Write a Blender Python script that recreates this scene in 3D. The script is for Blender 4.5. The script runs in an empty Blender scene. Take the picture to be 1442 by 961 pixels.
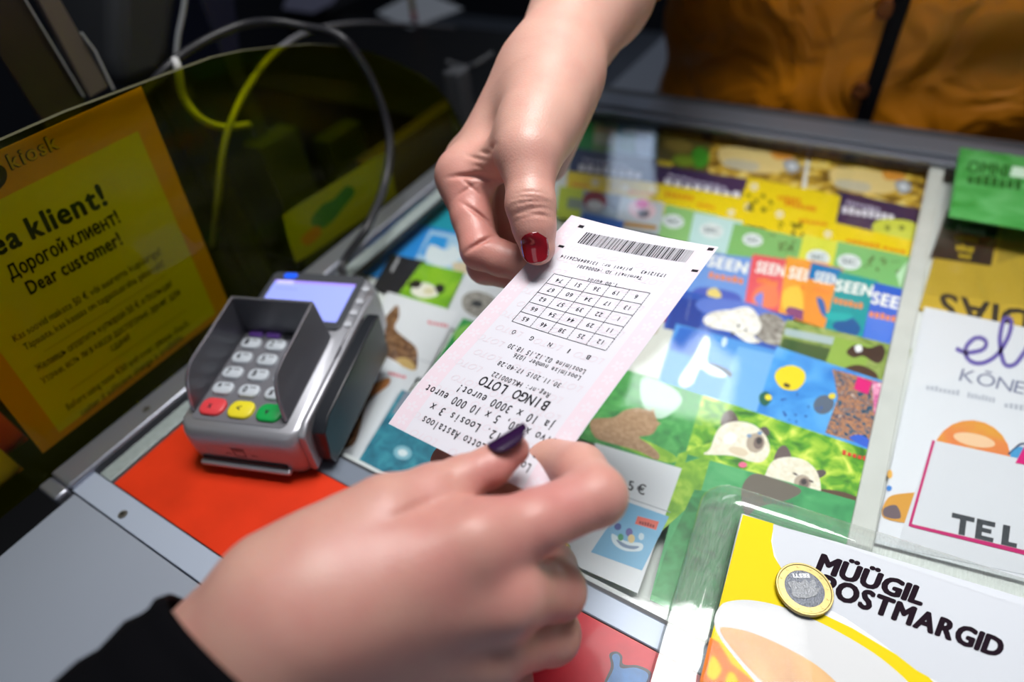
import bpy, math, random
import numpy as np
from mathutils import Vector
from mathutils.bvhtree import BVHTree

S = bpy.context.scene
COL = S.collection
random.seed(4)

# ------------------------------------------------------------------ camera
# world: x along the counter front (right), y away from the customer, z up; counter glass top is z = 0
IW, IH = 1442.0, 961.0
F_PX = 857.32
CAM = np.array([0.0, 0.0, 0.30])
R_RIGHT = np.array([0.85800057, 0.50588329, -0.08897823])
R_DOWN = np.array([0.29859395, -0.63218297, -0.71497297])
R_FWD = np.array([-0.4179434, 0.58687885, -0.69346704])
cd = bpy.data.cameras.new('camera')
cam = bpy.data.objects.new('camera', cd)
COL.objects.link(cam)
from mathutils import Matrix
mw = Matrix(((R_RIGHT[0], -R_DOWN[0], -R_FWD[0], CAM[0]), (R_RIGHT[1], -R_DOWN[1], -R_FWD[1], CAM[1]),
             (R_RIGHT[2], -R_DOWN[2], -R_FWD[2], CAM[2]), (0, 0, 0, 1)))
cam.matrix_world = mw
cd.sensor_width = 36.0
cd.lens = F_PX / IW * 36.0
cd.clip_start = 0.01
cd.clip_end = 50
cd.dof.use_dof = True
cd.dof.focus_distance = 0.280
cd.dof.aperture_fstop = (cd.lens / 1000.0) / 0.0062
S.camera = cam

# ------------------------------------------------------------------ light and exposure
S.view_settings.view_transform = 'Standard'
S.view_settings.look = 'None'
S.view_settings.gamma = 1
S.view_settings.use_curve_mapping = False
S.view_settings.exposure = 0.0
try:
    S.cycles.use_denoising = True
    S.cycles.max_bounces = 10
    S.cycles.transparent_max_bounces = 24
    S.cycles.caustics_reflective = False
    S.cycles.caustics_refractive = False
except Exception:
    pass
wd = bpy.data.worlds.new('world'); S.world = wd; wd.use_nodes = True
wb = wd.node_tree.nodes['Background']
wb.inputs[0].default_value = (0.60, 0.68, 0.85, 1); wb.inputs[1].default_value = 0.075

def area_lamp(name, loc, target, size, power, color=(1, 1, 1), size_y=None):
    l = bpy.data.lights.new(name, 'AREA'); l.energy = power; l.color = color
    l.shape = 'RECTANGLE' if size_y else 'SQUARE'; l.size = size
    if size_y: l.size_y = size_y
    o = bpy.data.objects.new(name, l); COL.objects.link(o); o.location = loc
    o.rotation_euler = (Vector(target) - Vector(loc)).to_track_quat('-Z', 'Y').to_euler()
    return o
lamp = area_lamp('service_hatch_lamp', (-0.06, 0.40, 1.00), (-0.02, 0.30, 0), 0.56, 2.75, (1, 0.985, 0.965), 0.30); lamp.data.spread = math.radians(72)
area_lamp('kiosk_ceiling_lamp', (-0.44, 1.63, 1.45), (-0.2, 0.4, 0), 0.50, 3.0, (0.93, 0.96, 1), 0.36)
area_lamp('kiosk_rear_lamp', (-1.05, 2.95, 1.45), (-0.3, 1.0, 0), 0.40, 1.2, (0.62, 0.76, 1), 0.42)
area_lamp('shop_window_daylight', (0.25, -1.30, 1.15), (0.0, 0.3, 0), 0.9, 1.3, (0.86, 0.92, 1.0), 0.7)

# ------------------------------------------------------------------ projection helpers (photograph pixel -> point in the place)
def ray(px, py):
    return R_RIGHT * (px - 721) + R_DOWN * (py - 480.5) + R_FWD * F_PX
def at_h(px, py, h=0.0):
    r = ray(px, py); return CAM + r * ((h - CAM[2]) / r[2])
def at_d(px, py, d):
    return CAM + ray(px, py) * (d / F_PX)
def at_x(px, py, x):
    r = ray(px, py); return CAM + r * ((x - CAM[0]) / r[0])
def at_y(px, py, y):
    r = ray(px, py); return CAM + r * ((y - CAM[1]) / r[1])

# ------------------------------------------------------------------ materials
def lin(c):
    c /= 255.0
    return c / 12.92 if c <= 0.04045 else ((c + 0.055) / 1.055) ** 2.4
def rgb(h):
    h = h.lstrip('#'); return tuple(lin(int(h[i:i + 2], 16)) for i in (0, 2, 4)) + (1,)
_M = {}
def mat(h, rough=0.5, metal=0.0, spec=0.5, bump=0.0, bscale=200, vary=0.0, emit=0.0, coat=0.0, name=None):
    key = (h, rough, metal, spec, bump, bscale, vary, emit, coat)
    if key in _M: return _M[key]
    m = bpy.data.materials.new(name or ('paint_' + h.lstrip('#'))); m.use_nodes = True
    nt = m.node_tree; b = nt.nodes['Principled BSDF']
    b.inputs['Base Color'].default_value = rgb(h)
    b.inputs['Roughness'].default_value = rough; b.inputs['Metallic'].default_value = metal
    b.inputs['Specular IOR Level'].default_value = spec
    if coat: b.inputs['Coat Weight'].default_value = coat; b.inputs['Coat Roughness'].default_value = 0.08
    if emit:
        b.inputs['Emission Color'].default_value = rgb(h); b.inputs['Emission Strength'].default_value = emit
    if bump or vary:
        tc = nt.nodes.new('ShaderNodeTexCoord'); n = nt.nodes.new('ShaderNodeTexNoise')
        n.inputs['Scale'].default_value = bscale; n.inputs['Detail'].default_value = 4
        nt.links.new(tc.outputs['Object'], n.inputs['Vector'])
        if bump:
            bp = nt.nodes.new('ShaderNodeBump'); bp.inputs['Strength'].default_value = bump; bp.inputs['Distance'].default_value = 0.001
            nt.links.new(n.outputs[0], bp.inputs['Height']); nt.links.new(bp.outputs[0], b.inputs['Normal'])
        if vary:
            r = nt.nodes.new('ShaderNodeValToRGB'); c = rgb(h)
            r.color_ramp.elements[0].position = 0.3; r.color_ramp.elements[1].position = 0.7
            r.color_ramp.elements[0].color = tuple(x * (1 - vary) for x in c[:3]) + (1,)
            r.color_ramp.elements[1].color = tuple(min(1, x * (1 + vary)) for x in c[:3]) + (1,)
            nt.links.new(n.outputs[0], r.inputs[0]); nt.links.new(r.outputs[0], b.inputs['Base Color'])
    _M[key] = m; return m
def mix_print(name, cols, scale=60, detail=3, rough=0.4, distort=0.6):
    if name in _M: return _M[name]
    m = bpy.data.materials.new(name); m.use_nodes = True
    nt = m.node_tree; b = nt.nodes['Principled BSDF']; b.inputs['Roughness'].default_value = rough
    tc = nt.nodes.new('ShaderNodeTexCoord'); n = nt.nodes.new('ShaderNodeTexNoise')
    n.inputs['Scale'].default_value = scale; n.inputs['Detail'].default_value = detail; n.inputs['Distortion'].default_value = distort
    nt.links.new(tc.outputs['Object'], n.inputs['Vector'])
    r = nt.nodes.new('ShaderNodeValToRGB'); k = len(cols)
    while len(r.color_ramp.elements) < k: r.color_ramp.elements.new(0.5)
    for i, h in enumerate(cols):
        r.color_ramp.elements[i].position = 0.3 + 0.4 * i / (k - 1); r.color_ramp.elements[i].color = rgb(h)
    nt.links.new(n.outputs[0], r.inputs[0]); nt.links.new(r.outputs[0], b.inputs['Base Color'])
    _M[name] = m; return m
def clear(name, tint, ior=1.45, rough=0.02, gloss=1.0, bump=0.0, haze=0.0):
    if name in _M: return _M[name]
    m = bpy.data.materials.new(name); m.use_nodes = True
    nt = m.node_tree; nt.nodes.remove(nt.nodes['Principled BSDF']); out = nt.nodes['Material Output']
    t = nt.nodes.new('ShaderNodeBsdfTransparent'); t.inputs[0].default_value = tint
    g = nt.nodes.new('ShaderNodeBsdfGlossy'); g.inputs['Roughness'].default_value = rough; g.inputs['Color'].default_value = (gloss, gloss, gloss, 1)
    lw = nt.nodes.new('ShaderNodeLayerWeight'); lw.inputs[0].default_value = 0.5
    f0 = ((ior - 1) / (ior + 1)) ** 2
    pw = nt.nodes.new('ShaderNodeMath'); pw.operation = 'POWER'; pw.inputs[1].default_value = 5.0; nt.links.new(lw.outputs['Facing'], pw.inputs[0])
    f = nt.nodes.new('ShaderNodeMath'); f.operation = 'MULTIPLY_ADD'; f.inputs[1].default_value = 1 - f0; f.inputs[2].default_value = f0; nt.links.new(pw.outputs[0], f.inputs[0])
    mx = nt.nodes.new('ShaderNodeMixShader')
    if bump:
        tc = nt.nodes.new('ShaderNodeTexCoord'); n = nt.nodes.new('ShaderNodeTexNoise'); n.inputs['Scale'].default_value = 90
        nt.links.new(tc.outputs['Object'], n.inputs['Vector'])
        bp = nt.nodes.new('ShaderNodeBump'); bp.inputs['Strength'].default_value = bump; bp.inputs['Distance'].default_value = 0.002
        nt.links.new(n.outputs[0], bp.inputs['Height']); nt.links.new(bp.outputs[0], g.inputs['Normal']); nt.links.new(bp.outputs[0], lw.inputs['Normal'])
    nt.links.new(f.outputs[0], mx.inputs[0]); nt.links.new(t.outputs[0], mx.inputs[1]); nt.links.new(g.outputs[0], mx.inputs[2])
    if haze:      # fine scratches scatter a little light
        df = nt.nodes.new('ShaderNodeBsdfDiffuse'); df.inputs[0].default_value = (0.8, 0.8, 0.8, 1); m2 = nt.nodes.new('ShaderNodeMixShader'); m2.inputs[0].default_value = haze
        tc = nt.nodes.new('ShaderNodeTexCoord'); mp_ = nt.nodes.new('ShaderNodeMapping'); mp_.inputs['Scale'].default_value = (1.0, 0.12, 1.0); mp_.inputs['Rotation'].default_value = (0, 0, 0.3)
        n = nt.nodes.new('ShaderNodeTexNoise'); n.inputs['Scale'].default_value = 1300; n.inputs['Detail'].default_value = 3
        r_ = nt.nodes.new('ShaderNodeMapRange'); r_.inputs[1].default_value = 0.35; r_.inputs[2].default_value = 0.75; r_.inputs[3].default_value = haze * 0.5; r_.inputs[4].default_value = haze * 2.2
        nt.links.new(tc.outputs['Object'], mp_.inputs[0]); nt.links.new(mp_.outputs[0], n.inputs['Vector']); nt.links.new(n.outputs[0], r_.inputs[0]); nt.links.new(r_.outputs[0], m2.inputs[0])
        nt.links.new(mx.outputs[0], m2.inputs[1]); nt.links.new(df.outputs[0], m2.inputs[2]); nt.links.new(m2.outputs[0], out.inputs[0])
    else: nt.links.new(mx.outputs[0], out.inputs[0])
    _M[name] = m; return m
def skin_mat(name, base, flush):
    m = bpy.data.materials.new(name); m.use_nodes = True
    nt = m.node_tree; b = nt.nodes['Principled BSDF']
    b.inputs['Roughness'].default_value = 0.42; b.inputs['Specular IOR Level'].default_value = 0.45
    b.inputs['Subsurface Weight'].default_value = 0.18; b.inputs['Subsurface Radius'].default_value = (1.0, 0.35, 0.2)
    b.inputs['Subsurface Scale'].default_value = 0.004
    at = nt.nodes.new('ShaderNodeAttribute'); at.attribute_name = 'flush'
    tc = nt.nodes.new('ShaderNodeTexCoord'); n = nt.nodes.new('ShaderNodeTexNoise'); n.inputs['Scale'].default_value = 70; n.inputs['Detail'].default_value = 3
    nt.links.new(tc.outputs['Object'], n.inputs['Vector'])
    ad = nt.nodes.new('ShaderNodeMath'); ad.operation = 'MULTIPLY_ADD'; ad.inputs[1].default_value = 0.9; ad.inputs[2].default_value = -0.35
    nt.links.new(n.outputs[0], ad.inputs[0])
    a2 = nt.nodes.new('ShaderNodeMath'); a2.operation = 'ADD'; a2.use_clamp = True
    nt.links.new(ad.outputs[0], a2.inputs[0]); nt.links.new(at.outputs['Fac'], a2.inputs[1])
    mx = nt.nodes.new('ShaderNodeMix'); mx.data_type = 'RGBA'
    mx.inputs[6].default_value = rgb(base); mx.inputs[7].default_value = rgb(flush)
    nt.links.new(a2.outputs[0], mx.inputs[0]); nt.links.new(mx.outputs[2], b.inputs['Base Color'])
    v = nt.nodes.new('ShaderNodeTexVoronoi'); v.inputs['Scale'].default_value = 900
    nt.links.new(tc.outputs['Object'], v.inputs['Vector'])
    bp = nt.nodes.new('ShaderNodeBump'); bp.inputs['Strength'].default_value = 0.12; bp.inputs['Distance'].default_value = 0.0006
    nt.links.new(v.outputs[0], bp.inputs['Height']); nt.links.new(bp.outputs[0], b.inputs['Normal'])
    return m

# ------------------------------------------------------------------ mesh helpers
class MB:
    def __init__(self): self.v = []; self.f = []; self.m = []; self.slots = []
    def slot(self, m):
        if m not in self.slots: self.slots.append(m)
        return self.slots.index(m)
    def add(self, verts, faces, m):
        o = len(self.v); s = self.slot(m)
        self.v += [tuple(map(float, p)) for p in verts]
        for f in faces: self.f.append([o + i for i in f]); self.m.append(s)
    def box(self, lo, hi, m, xf=None):
        x0, y0, z0 = lo; x1, y1, z1 = hi
        v = [(x0, y0, z0), (x1, y0, z0), (x1, y1, z0), (x0, y1, z0), (x0, y0, z1), (x1, y0, z1), (x1, y1, z1), (x0, y1, z1)]
        if xf: v = [xf(*p) for p in v]
        self.add(v, [(3, 2, 1, 0), (4, 5, 6, 7), (0, 1, 5, 4), (1, 2, 6, 5), (2, 3, 7, 6), (3, 0, 4, 7)], m)
    def prism(self, pts, h0, h1, m, xf):
        n = len(pts)
        v = [xf(a, b, h0) for a, b in pts] + [xf(a, b, h1) for a, b in pts]
        self.add(v, [list(range(n))[::-1], list(range(n, 2 * n))] + [(i, (i + 1) % n, n + (i + 1) % n, n + i) for i in range(n)], m)
    def tube(self, path, rad, m, seg=10, caps=True):
        P = [np.array(p, float) for p in path]; n = len(P)
        rads = rad if hasattr(rad, '__len__') else [rad] * n
        t0 = P[1] - P[0]; t0 /= np.linalg.norm(t0)
        a = np.array([0, 0, 1.0]) if abs(t0[2]) < 0.9 else np.array([1.0, 0, 0])
        u = np.cross(t0, a); u /= np.linalg.norm(u)
        vs = []
        for i in range(n):
            t = P[min(i + 1, n - 1)] - P[max(i - 1, 0)]; t /= np.linalg.norm(t)
            u = u - t * (u @ t); u /= np.linalg.norm(u); w = np.cross(t, u)
            for k in range(seg):
                an = 2 * math.pi * k / seg
                vs.append(P[i] + (u * math.cos(an) + w * math.sin(an)) * rads[i])
        fs = [(i * seg + k, i * seg + (k + 1) % seg, (i + 1) * seg + (k + 1) % seg, (i + 1) * seg + k) for i in range(n - 1) for k in range(seg)]
        if caps: fs += [list(range(seg))[::-1], list(range((n - 1) * seg, n * seg))]
        self.add(vs, fs, m)
    def lathe(self, prof, m, xf, seg=32):
        vs = []; n = len(prof)
        for r, z in prof:
            for k in range(seg):
                an = 2 * math.pi * k / seg; vs.append(xf(r * math.cos(an), r * math.sin(an), z))
        fs = [(i * seg + k, i * seg + (k + 1) % seg, (i + 1) * seg + (k + 1) % seg, (i + 1) * seg + k) for i in range(n - 1) for k in range(seg)]
        fs += [list(range(seg))[::-1], list(range((n - 1) * seg, n * seg))]
        self.add(vs, fs, m)
    def build(self, name, parent=None, smooth=False, bevel=0, bseg=2):
        me = bpy.data.meshes.new(name); me.from_pydata(self.v, [], self.f)
        for m in self.slots: me.materials.append(m)
        me.polygons.foreach_set('material_index', self.m)
        if smooth: me.polygons.foreach_set('use_smooth', [True] * len(self.f))
        me.update()
        o = bpy.data.objects.new(name, me); COL.objects.link(o)
        if parent:
            o.parent = parent
            if parent.type == 'EMPTY':
                o.matrix_parent_inverse = Matrix.Translation(parent.location).inverted()
        if bevel:
            b = o.modifiers.new('bevel', 'BEVEL'); b.width = bevel; b.segments = bseg; b.limit_method = 'ANGLE'; b.angle_limit = 0.7
        return o
def smooth_by_angle(o, deg=40):
    o.data.polygons.foreach_set('use_smooth', [True] * len(o.data.polygons))
    try: o.data.set_sharp_from_angle(angle=math.radians(deg))
    except Exception: pass
    return o
def tag(o, label, cat, group=None):
    o['label'] = label; o['category'] = cat
    if group: o['group'] = group
    return o
def thing(name, label, cat, loc=(0, 0, 0), group=None):
    o = bpy.data.objects.new(name, None); COL.objects.link(o); o.location = [float(x) for x in loc]; o.empty_display_size = 0.02
    bpy.context.view_layer.update()
    return tag(o, label, cat, group)
def curve_pts(P, n=8, closed=False):
    P = [np.array(p, float) for p in P]; N = len(P); out = []
    rng = range(N if closed else N - 1)
    for i in rng:
        if closed: a, b, c, d = P[(i - 1) % N], P[i], P[(i + 1) % N], P[(i + 2) % N]
        else: a, b, c, d = P[max(i - 1, 0)], P[i], P[i + 1], P[min(i + 2, N - 1)]
        for k in range(n):
            t = k / n
            out.append(0.5 * (2 * b + (c - a) * t + (2 * a - 5 * b + 4 * c - d) * t * t + (3 * b - a - 3 * c + d) * t ** 3))
    if not closed: out.append(P[-1])
    return out

# ------------------------------------------------------------------ lettering
_G = {}
def glyphs(chars, bold):
    bold = 0.0
    need = [c for c in sorted(set(chars)) if (c, bold) not in _G and c != ' ']
    tmp = []
    for c in need:
        cu = bpy.data.curves.new('glyph', 'FONT'); cu.body = c; cu.resolution_u = 3; cu.offset = -0.008 if bold < 0 else 0.0
        o = bpy.data.objects.new('glyph', cu); COL.objects.link(o); tmp.append((c, o))
    if tmp:
        dg = bpy.context.evaluated_depsgraph_get(); dg.update()
        for c, o in tmp:
            e = o.evaluated_get(dg); me = e.to_mesh()
            v = np.array([x.co[:] for x in me.vertices]) if len(me.vertices) else np.zeros((0, 3))
            f = [list(p.vertices) for p in me.polygons]
            _G[(c, bold)] = (v, f, v[:, 0].min() if len(v) else 0, v[:, 0].max() if len(v) else .3)
            e.to_mesh_clear()
        for c, o in tmp:
            cu = o.data; bpy.data.objects.remove(o); bpy.data.curves.remove(cu)
def layout(text, bold=0.0, mono=0.0, gap=0.07):
    small = [c == '\u043d' for c in text]; text = text.replace('\u043d', 'H')
    """-> list of (verts Nx2, faces), total width; cap height about 0.69"""
    glyphs(text, bold); x = 0; out = []
    for c, sm in zip(text, small):
        if c == ' ': x += mono if mono else 0.26; continue
        v, f, a, b = _G[(c, 0.0)]
        if sm: v = v * 0.76; a *= 0.76; b *= 0.76
        if mono:
            sc = min(1.0, (mono - 0.06) / max(b - a, 1e-3))
            w = (b - a) * sc
            vv = np.c_[(v[:, 0] - a) * sc + x + (mono - w) / 2, v[:, 1]]; x += mono
        else:
            vv = np.c_[v[:, 0] - a + x, v[:, 1]]; x += (b - a) + gap + (2 * bold if bold >= 0.012 else 0)
        out.append((vv, f))
    return out, max(x - (0 if mono else gap), 1e-3)
class Art:
    """flat print on a surface: fmap(a, b, h) -> point"""
    def __init__(self, fmap, mb, h0=0.00006, dh=0.00003): self.f = fmap; self.mb = mb; self.h = h0; self.dh = dh
    def poly(self, m, pts):
        self.mb.add([self.f(a, b, self.h) for a, b in pts], [list(range(len(pts)))], m); self.h += self.dh
    def blob(self, m, pts, n=5): self.poly(m, [tuple(p) for p in curve_pts(pts, n, True)])
    def ell(self, m, cx, cy, rx, ry, rot=0, n=22):
        c, s = math.cos(math.radians(rot)), math.sin(math.radians(rot))
        self.poly(m, [(cx + rx * math.cos(t) * c - ry * math.sin(t) * s, cy + rx * math.cos(t) * s + ry * math.sin(t) * c) for t in np.linspace(0, 2 * math.pi, n, endpoint=False)])
    def line(self, m, pts, w):
        for (a, b), (c, d) in zip(pts[:-1], pts[1:]):
            l = math.hypot(c - a, d - b) or 1; nx, ny = -(d - b) / l * w / 2, (c - a) / l * w / 2
            self.mb.add([self.f(x, y, self.h) for x, y in ((a + nx, b + ny), (a - nx, b - ny), (c - nx, d - ny), (c + nx, d + ny))], [(0, 1, 2, 3)], m)
        self.h += self.dh
    def text(self, m, text, p0, p1, up, bold=0.0, mono=0.0, gap=0.07):
        """baseline p0 -> p1 (whole width), up = vector of the cap height, in surface coordinates"""
        L, w = layout(text, bold, mono, gap)
        ex = ((p1[0] - p0[0]) / w, (p1[1] - p0[1]) / w); ey = (up[0] / 0.69, up[1] / 0.69)
        sh = [(0, 0)] if bold < 0.012 else [(0, 0)] * (bold > 0.04) + [(bold * math.cos(t), bold * math.sin(t) * 0.7) for t in np.linspace(0, 2 * math.pi, 8 if bold > 0.02 else 4, endpoint=False)]
        for vv, f in L:
            for si, (dx, dy) in enumerate(sh):
                self.mb.add([self.f(p0[0] + ex[0] * (x + dx) + ey[0] * (y + dy), p0[1] + ex[1] * (x + dx) + ey[1] * (y + dy), self.h + si * 2e-6) for x, y in vv], f, m)
        self.h += self.dh

# ------------------------------------------------------------------ the setting
def structure(o): o['kind'] = 'structure'; return o
mb = MB(); mb.box((-3, -2.2, -0.95), (3, 3.6, -0.90), mat('#aab0bb', 0.6, vary=0.06, bscale=12)); structure(mb.build('floor'))
mb = MB(); mb.box((-3, 3.5, -0.90), (3, 3.6, 1.7), mat('#3a3c42', 0.8)); structure(mb.build('wall_back'))
mb = MB(); mb.box((-3.1, -2.2, -0.90), (-3, 3.6, 1.7), mat('#34363c', 0.8)); structure(mb.build('wall_left'))

ALU = mat('#a9adba', 0.34, 0.75, bump=0.03, bscale=400)
ALUD = mat('#7c818d', 0.4, 0.6)
DARK = mat('#17181b', 0.6)
PANEL = mat('#98a0ae', 0.42, 0.0, vary=0.03, bscale=8)
STRIP = mat('#aeb9cb', 0.40)
WORN = mat('#a7b3b3', 0.5, 0.3, vary=0.10, bscale=260)

counter = thing('sales_counter', 'grey metal kiosk counter with a glass-topped display case and aluminium rails', 'counter', (-0.1, 0.3, -0.9))
mb = MB()   # cabinet under the case
mb.box((-0.386, 0.020, -0.9), (0.56, 0.680, -0.045), mat('#565b66', 0.5)); mb.box((-0.356, -0.16, -0.9), (0.56, 0.0195, -0.02), mat('#565b66', 0.5))
mb.build('cabinet', counter)
mb = MB(); mb.box((-0.378, 0.122, -0.045), (0.56, 0.680, -0.0190), mat('#e4e8e6', 0.6)); mb.build('case_floor', counter)
mb = MB(); mb.box((-0.356, -0.16, -0.02), (0.56, 0.0238, 0.0), PANEL); mb.build('front_panel', counter, bevel=0.0006)
mb = MB(); mb.box((-0.3595, 0.0246, -0.045), (0.56, 0.0398, 0.0), STRIP); mb.build('front_strip', counter, bevel=0.0005)
mb = MB(); mb.box((-0.3405, 0.0402, -0.045), (0.56, 0.1068, -0.0012), DARK); mb.build('mat_bed', counter)
# left rail: raised rounded profile with its near end stepped
mb = MB(); mb.box((-0.3805, 0.015, -0.0400), (-0.3600, 0.0243, 0.0025), ALU); mb.box((-0.3805, 0.0245, -0.0090), (-0.3590, 0.660, 0.0045), ALU)
smooth_by_angle(mb.build('left_rail', counter, bevel=0.0022, bseg=3))
mb = MB(); mb.box((-0.3588, 0.0400, -0.0085), (-0.3545, 0.6165, -0.006), DARK); mb.build('rail_groove', counter)
mb = MB(); mb.box((-0.3543, 0.0402, -0.0042), (-0.3425, 0.6165, 0.0008), WORN); mb.build('inner_rail', counter, bevel=0.0006)
mb = MB(); mb.box((-0.3424, 0.1225, -0.0042), (-0.3405, 0.6165, 0.0), DARK); mb.build('glass_seal', counter)
mb = MB(); mb.box((-0.3405, 0.1070, -0.03), (0.56, 0.1205, 0.0002), mat('#7f8998', 0.38, 0.25)); mb.build('front_frame', counter, bevel=0.0008)
mb = MB(); mb.box((-0.3405, 0.1206, -0.03), (0.56, 0.1225, -0.001), mat('#33363d', 0.5)); mb.build('front_seal', counter)
mb = MB(); mb.box((-0.3400, 0.1226, -0.022), (0.56, 0.1262, -0.0042), mat('#d8dcdf', 0.5)); mb.build('inner_edge', counter)
mb = MB(); mb.box((-0.36, 0.6170, -0.0040), (0.56, 0.6270, 0.0012), ALUD); mb.box((-0.36, 0.6270, -0.0040), (0.56, 0.660, 0.0045), mat('#6e747f', 0.42, 0.4))
mb.build('back_rail', counter, bevel=0.0012)
mb = MB(); mb.box((-0.3785, 0.680, -0.045), (0.56, 0.684, -0.0042), mat('#4a4e56', 0.5)); mb.box((-0.36, 0.660, -0.0042), (0.56, 0.684, -0.0005), mat('#3c4047', 0.5)); mb.box((-0.385, 0.122, -0.045), (-0.379, 0.684, -0.0305), mat('#4a4e56', 0.5)); mb.build('case_back', counter)
mb = MB(); mb.box((0.0475, 0.1264, -0.0068), (0.0592, 0.6165, -0.0041), mat('#c9ccc8', 0.5, vary=0.05, bscale=60)); mb.build('divider', counter, bevel=0.0008)
GLASS = clear('counter_glass', (0.98, 0.99, 0.985, 1), 1.48, 0.05)
mb = MB(); mb.box((-0.3400, 0.1227, -0.0038), (0.56, 0.6165, 0.0), GLASS); mb.build('glass_top', counter)
for px, py, zz in ((207, 577, 0.0045), (173, 725, 0.0)):
    p = at_h(px, py, zz); mb = MB()
    f = lambda a, b, h, p=p: p + np.array([a, b, h])
    mb.lathe([(0.0027, -0.0006), (0.0027, 0.0003), (0.0022, 0.0009), (0.0010, 0.0009), (0.0008, 0.0002)], mat('#8b8a84', 0.35, 0.8), f, 24)
    mb.box((-0.0013, -0.00025, 0.0009), (0.0013, 0.00025, 0.00105), DARK, f); mb.box((-0.00025, -0.0013, 0.0009), (0.00025, 0.0013, 0.00105), DARK, f)
    mb.build('screw', counter)

# red plate lying in front of the case, with the printed blue splash
mb = MB(); RED = mat('#e0391a', 0.34, spec=0.3, vary=0.10, bscale=30, coat=0.08)
mb.box((-0.3400, 0.0406, -0.0010), (0.30, 0.1066, -0.0001), RED)
a = Art(lambda x, y, h: at_h(x, y, -0.0001 + h), mb)
a.f = lambda x, y, h: np.array([x, y, -0.0001 + h]); a.poly(mat('#c2102a', 0.36, spec=0.25, vary=0.15, bscale=60, coat=0.06), [(-0.118, 0.1064), (-0.098, 0.072), (-0.112, 0.041), (0.2995, 0.041), (0.2995, 0.1064)]); a.f = lambda x, y, h: at_h(x, y, -0.0001 + h)
a.blob(mat('#161b30', 0.4), [(850, 972), (860, 940), (858, 922), (868, 918), (876, 924), (878, 936), (900, 938), (918, 950), (905, 975), (880, 1000)])
a.blob(mat('#2f74b4', 0.4, vary=0.2, bscale=150), [(853, 972), (864, 942), (862, 925), (868, 921), (873, 926), (874, 941), (896, 941), (913, 951), (902, 973), (880, 995)])
tag(mb.build('counter_mat'), 'glossy red plastic mat with a blue splash lying in front of the glass case', 'mat')

# ------------------------------------------------------------------ printed cards under the glass
CARDZ = [-0.0180]
def paper(name, label, cat, quad, base, art=None, group=None, z=None, thick=0.0003):
    if z is None: CARDZ[0] += 0.00035; z = CARDZ[0]
    mb = MB()
    top = [at_h(x, y, z) for x, y in quad]; bot = [p - np.array([0, 0, thick]) for p in top]
    mb.add(top + bot, [(3, 2, 1, 0), (4, 5, 6, 7), (0, 1, 5, 4), (1, 2, 6, 5), (2, 3, 7, 6), (3, 0, 4, 7)], base if not isinstance(base, str) else mat(base, 0.4))
    if art: art(Art(lambda x, y, h: at_h(x, y, z + h), mb, 0.00003, 0.00002))
    o = mb.build(name); tag(o, label, cat, group); return o
P = lambda h, **k: mat(h, 0.4, **k)
WHITE = P('#e9ecf0'); BLACK = P('#1b1a1e')
def scribble(a, m, x0, y0, x1, y1, h, n=9, w=None):
    """an unreadable line of blurred lettering"""
    r = random.Random(int(x0 * 7 + y0))
    for i in range(n):
        t0 = i / n; t1 = t0 + 0.72 / n; k = r.uniform(0.7, 1.0)
        p = lambda t, d: (x0 + (x1 - x0) * t + d * 0.12 * h, y0 + (y1 - y0) * t - d * h)
        a.poly(m, [p(t0, 0), p(t1, 0), p(t1, k), p(t0, k)]); a.h -= a.dh
    a.h += a.dh
G_TICK = 'instant lottery tickets at the back of the case'
FOL_G = mix_print('print_foliage', ['#2f6f1e', '#5aa21f', '#a6cf3a', '#e9ef6a'], 95)
FOL_D = mix_print('print_meadow', ['#2c7a3c', '#3f9a48', '#57ad5a'], 120)
FOL_L = mix_print('print_leaves', ['#5f9a1c', '#86ba2a', '#b2d548'], 110)
GOLD = mix_print('print_gold', ['#3b2a10', '#8a6a22', '#d9b23c', '#f2e08a'], 75)
CORAL = mix_print('print_coral', ['#0c2140', '#1c5a78', '#c98a5a', '#2a3a5c', '#e8c9b0'], 230, 4)
PINKC = mix_print('print_pink_coral', ['#c2478a', '#e58ab5', '#f6d3df'], 260, 3)

# --- far row
def art(a):
    a.poly(P('#2f9a4a'), [(814, 170), (836, 173), (834, 214), (808, 212)]); a.poly(P('#b9c2a0'), [(838, 176), (866, 179), (863, 205), (836, 202)]); scribble(a, P('#d8902a'), 838, 184, 864, 187, 6, 5)
paper('lottery_ticket', 'green and cream lottery ticket in the far row beside the clerk\'s wrist', 'lottery ticket', [(812, 166), (872, 171), (868, 222), (806, 216)], '#7aa35a', art, G_TICK)
def art(a):
    a.poly(P('#2c8a6a'), [(874, 174), (898, 176), (894, 214), (870, 212)]); a.blob(P('#a9c4ea'), [(896, 190), (918, 190), (922, 222), (900, 224)]); scribble(a, WHITE, 878, 186, 920, 191, 7, 6)  # the pale blue blob is glare painted onto the ticket
paper('lottery_ticket', 'teal lottery ticket with pale blue painted glare in the far row', 'lottery ticket', [(872, 171), (926, 178), (924, 228), (866, 222)], '#5b8fa0', art, G_TICK)
def art(a):
    a.poly(P('#c9b43a'), [(933, 182), (990, 189), (988, 197), (932, 190)]); a.ell(P('#8a7a3a'), 955, 205, 20, 9, 8); a.ell(P('#3f9a2a'), 986, 222, 13, 15, 8); a.ell(P('#7a9a2c'), 962, 226, 16, 8, 8); a.poly(P('#d8c22a'), [(926, 225), (948, 229), (946, 236), (926, 234)])
paper('lottery_ticket', 'dark olive lottery ticket with a green shape, far row', 'lottery ticket', [(926, 177), (1003, 187), (1000, 250), (924, 240)], '#5d5528', art, G_TICK)
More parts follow.
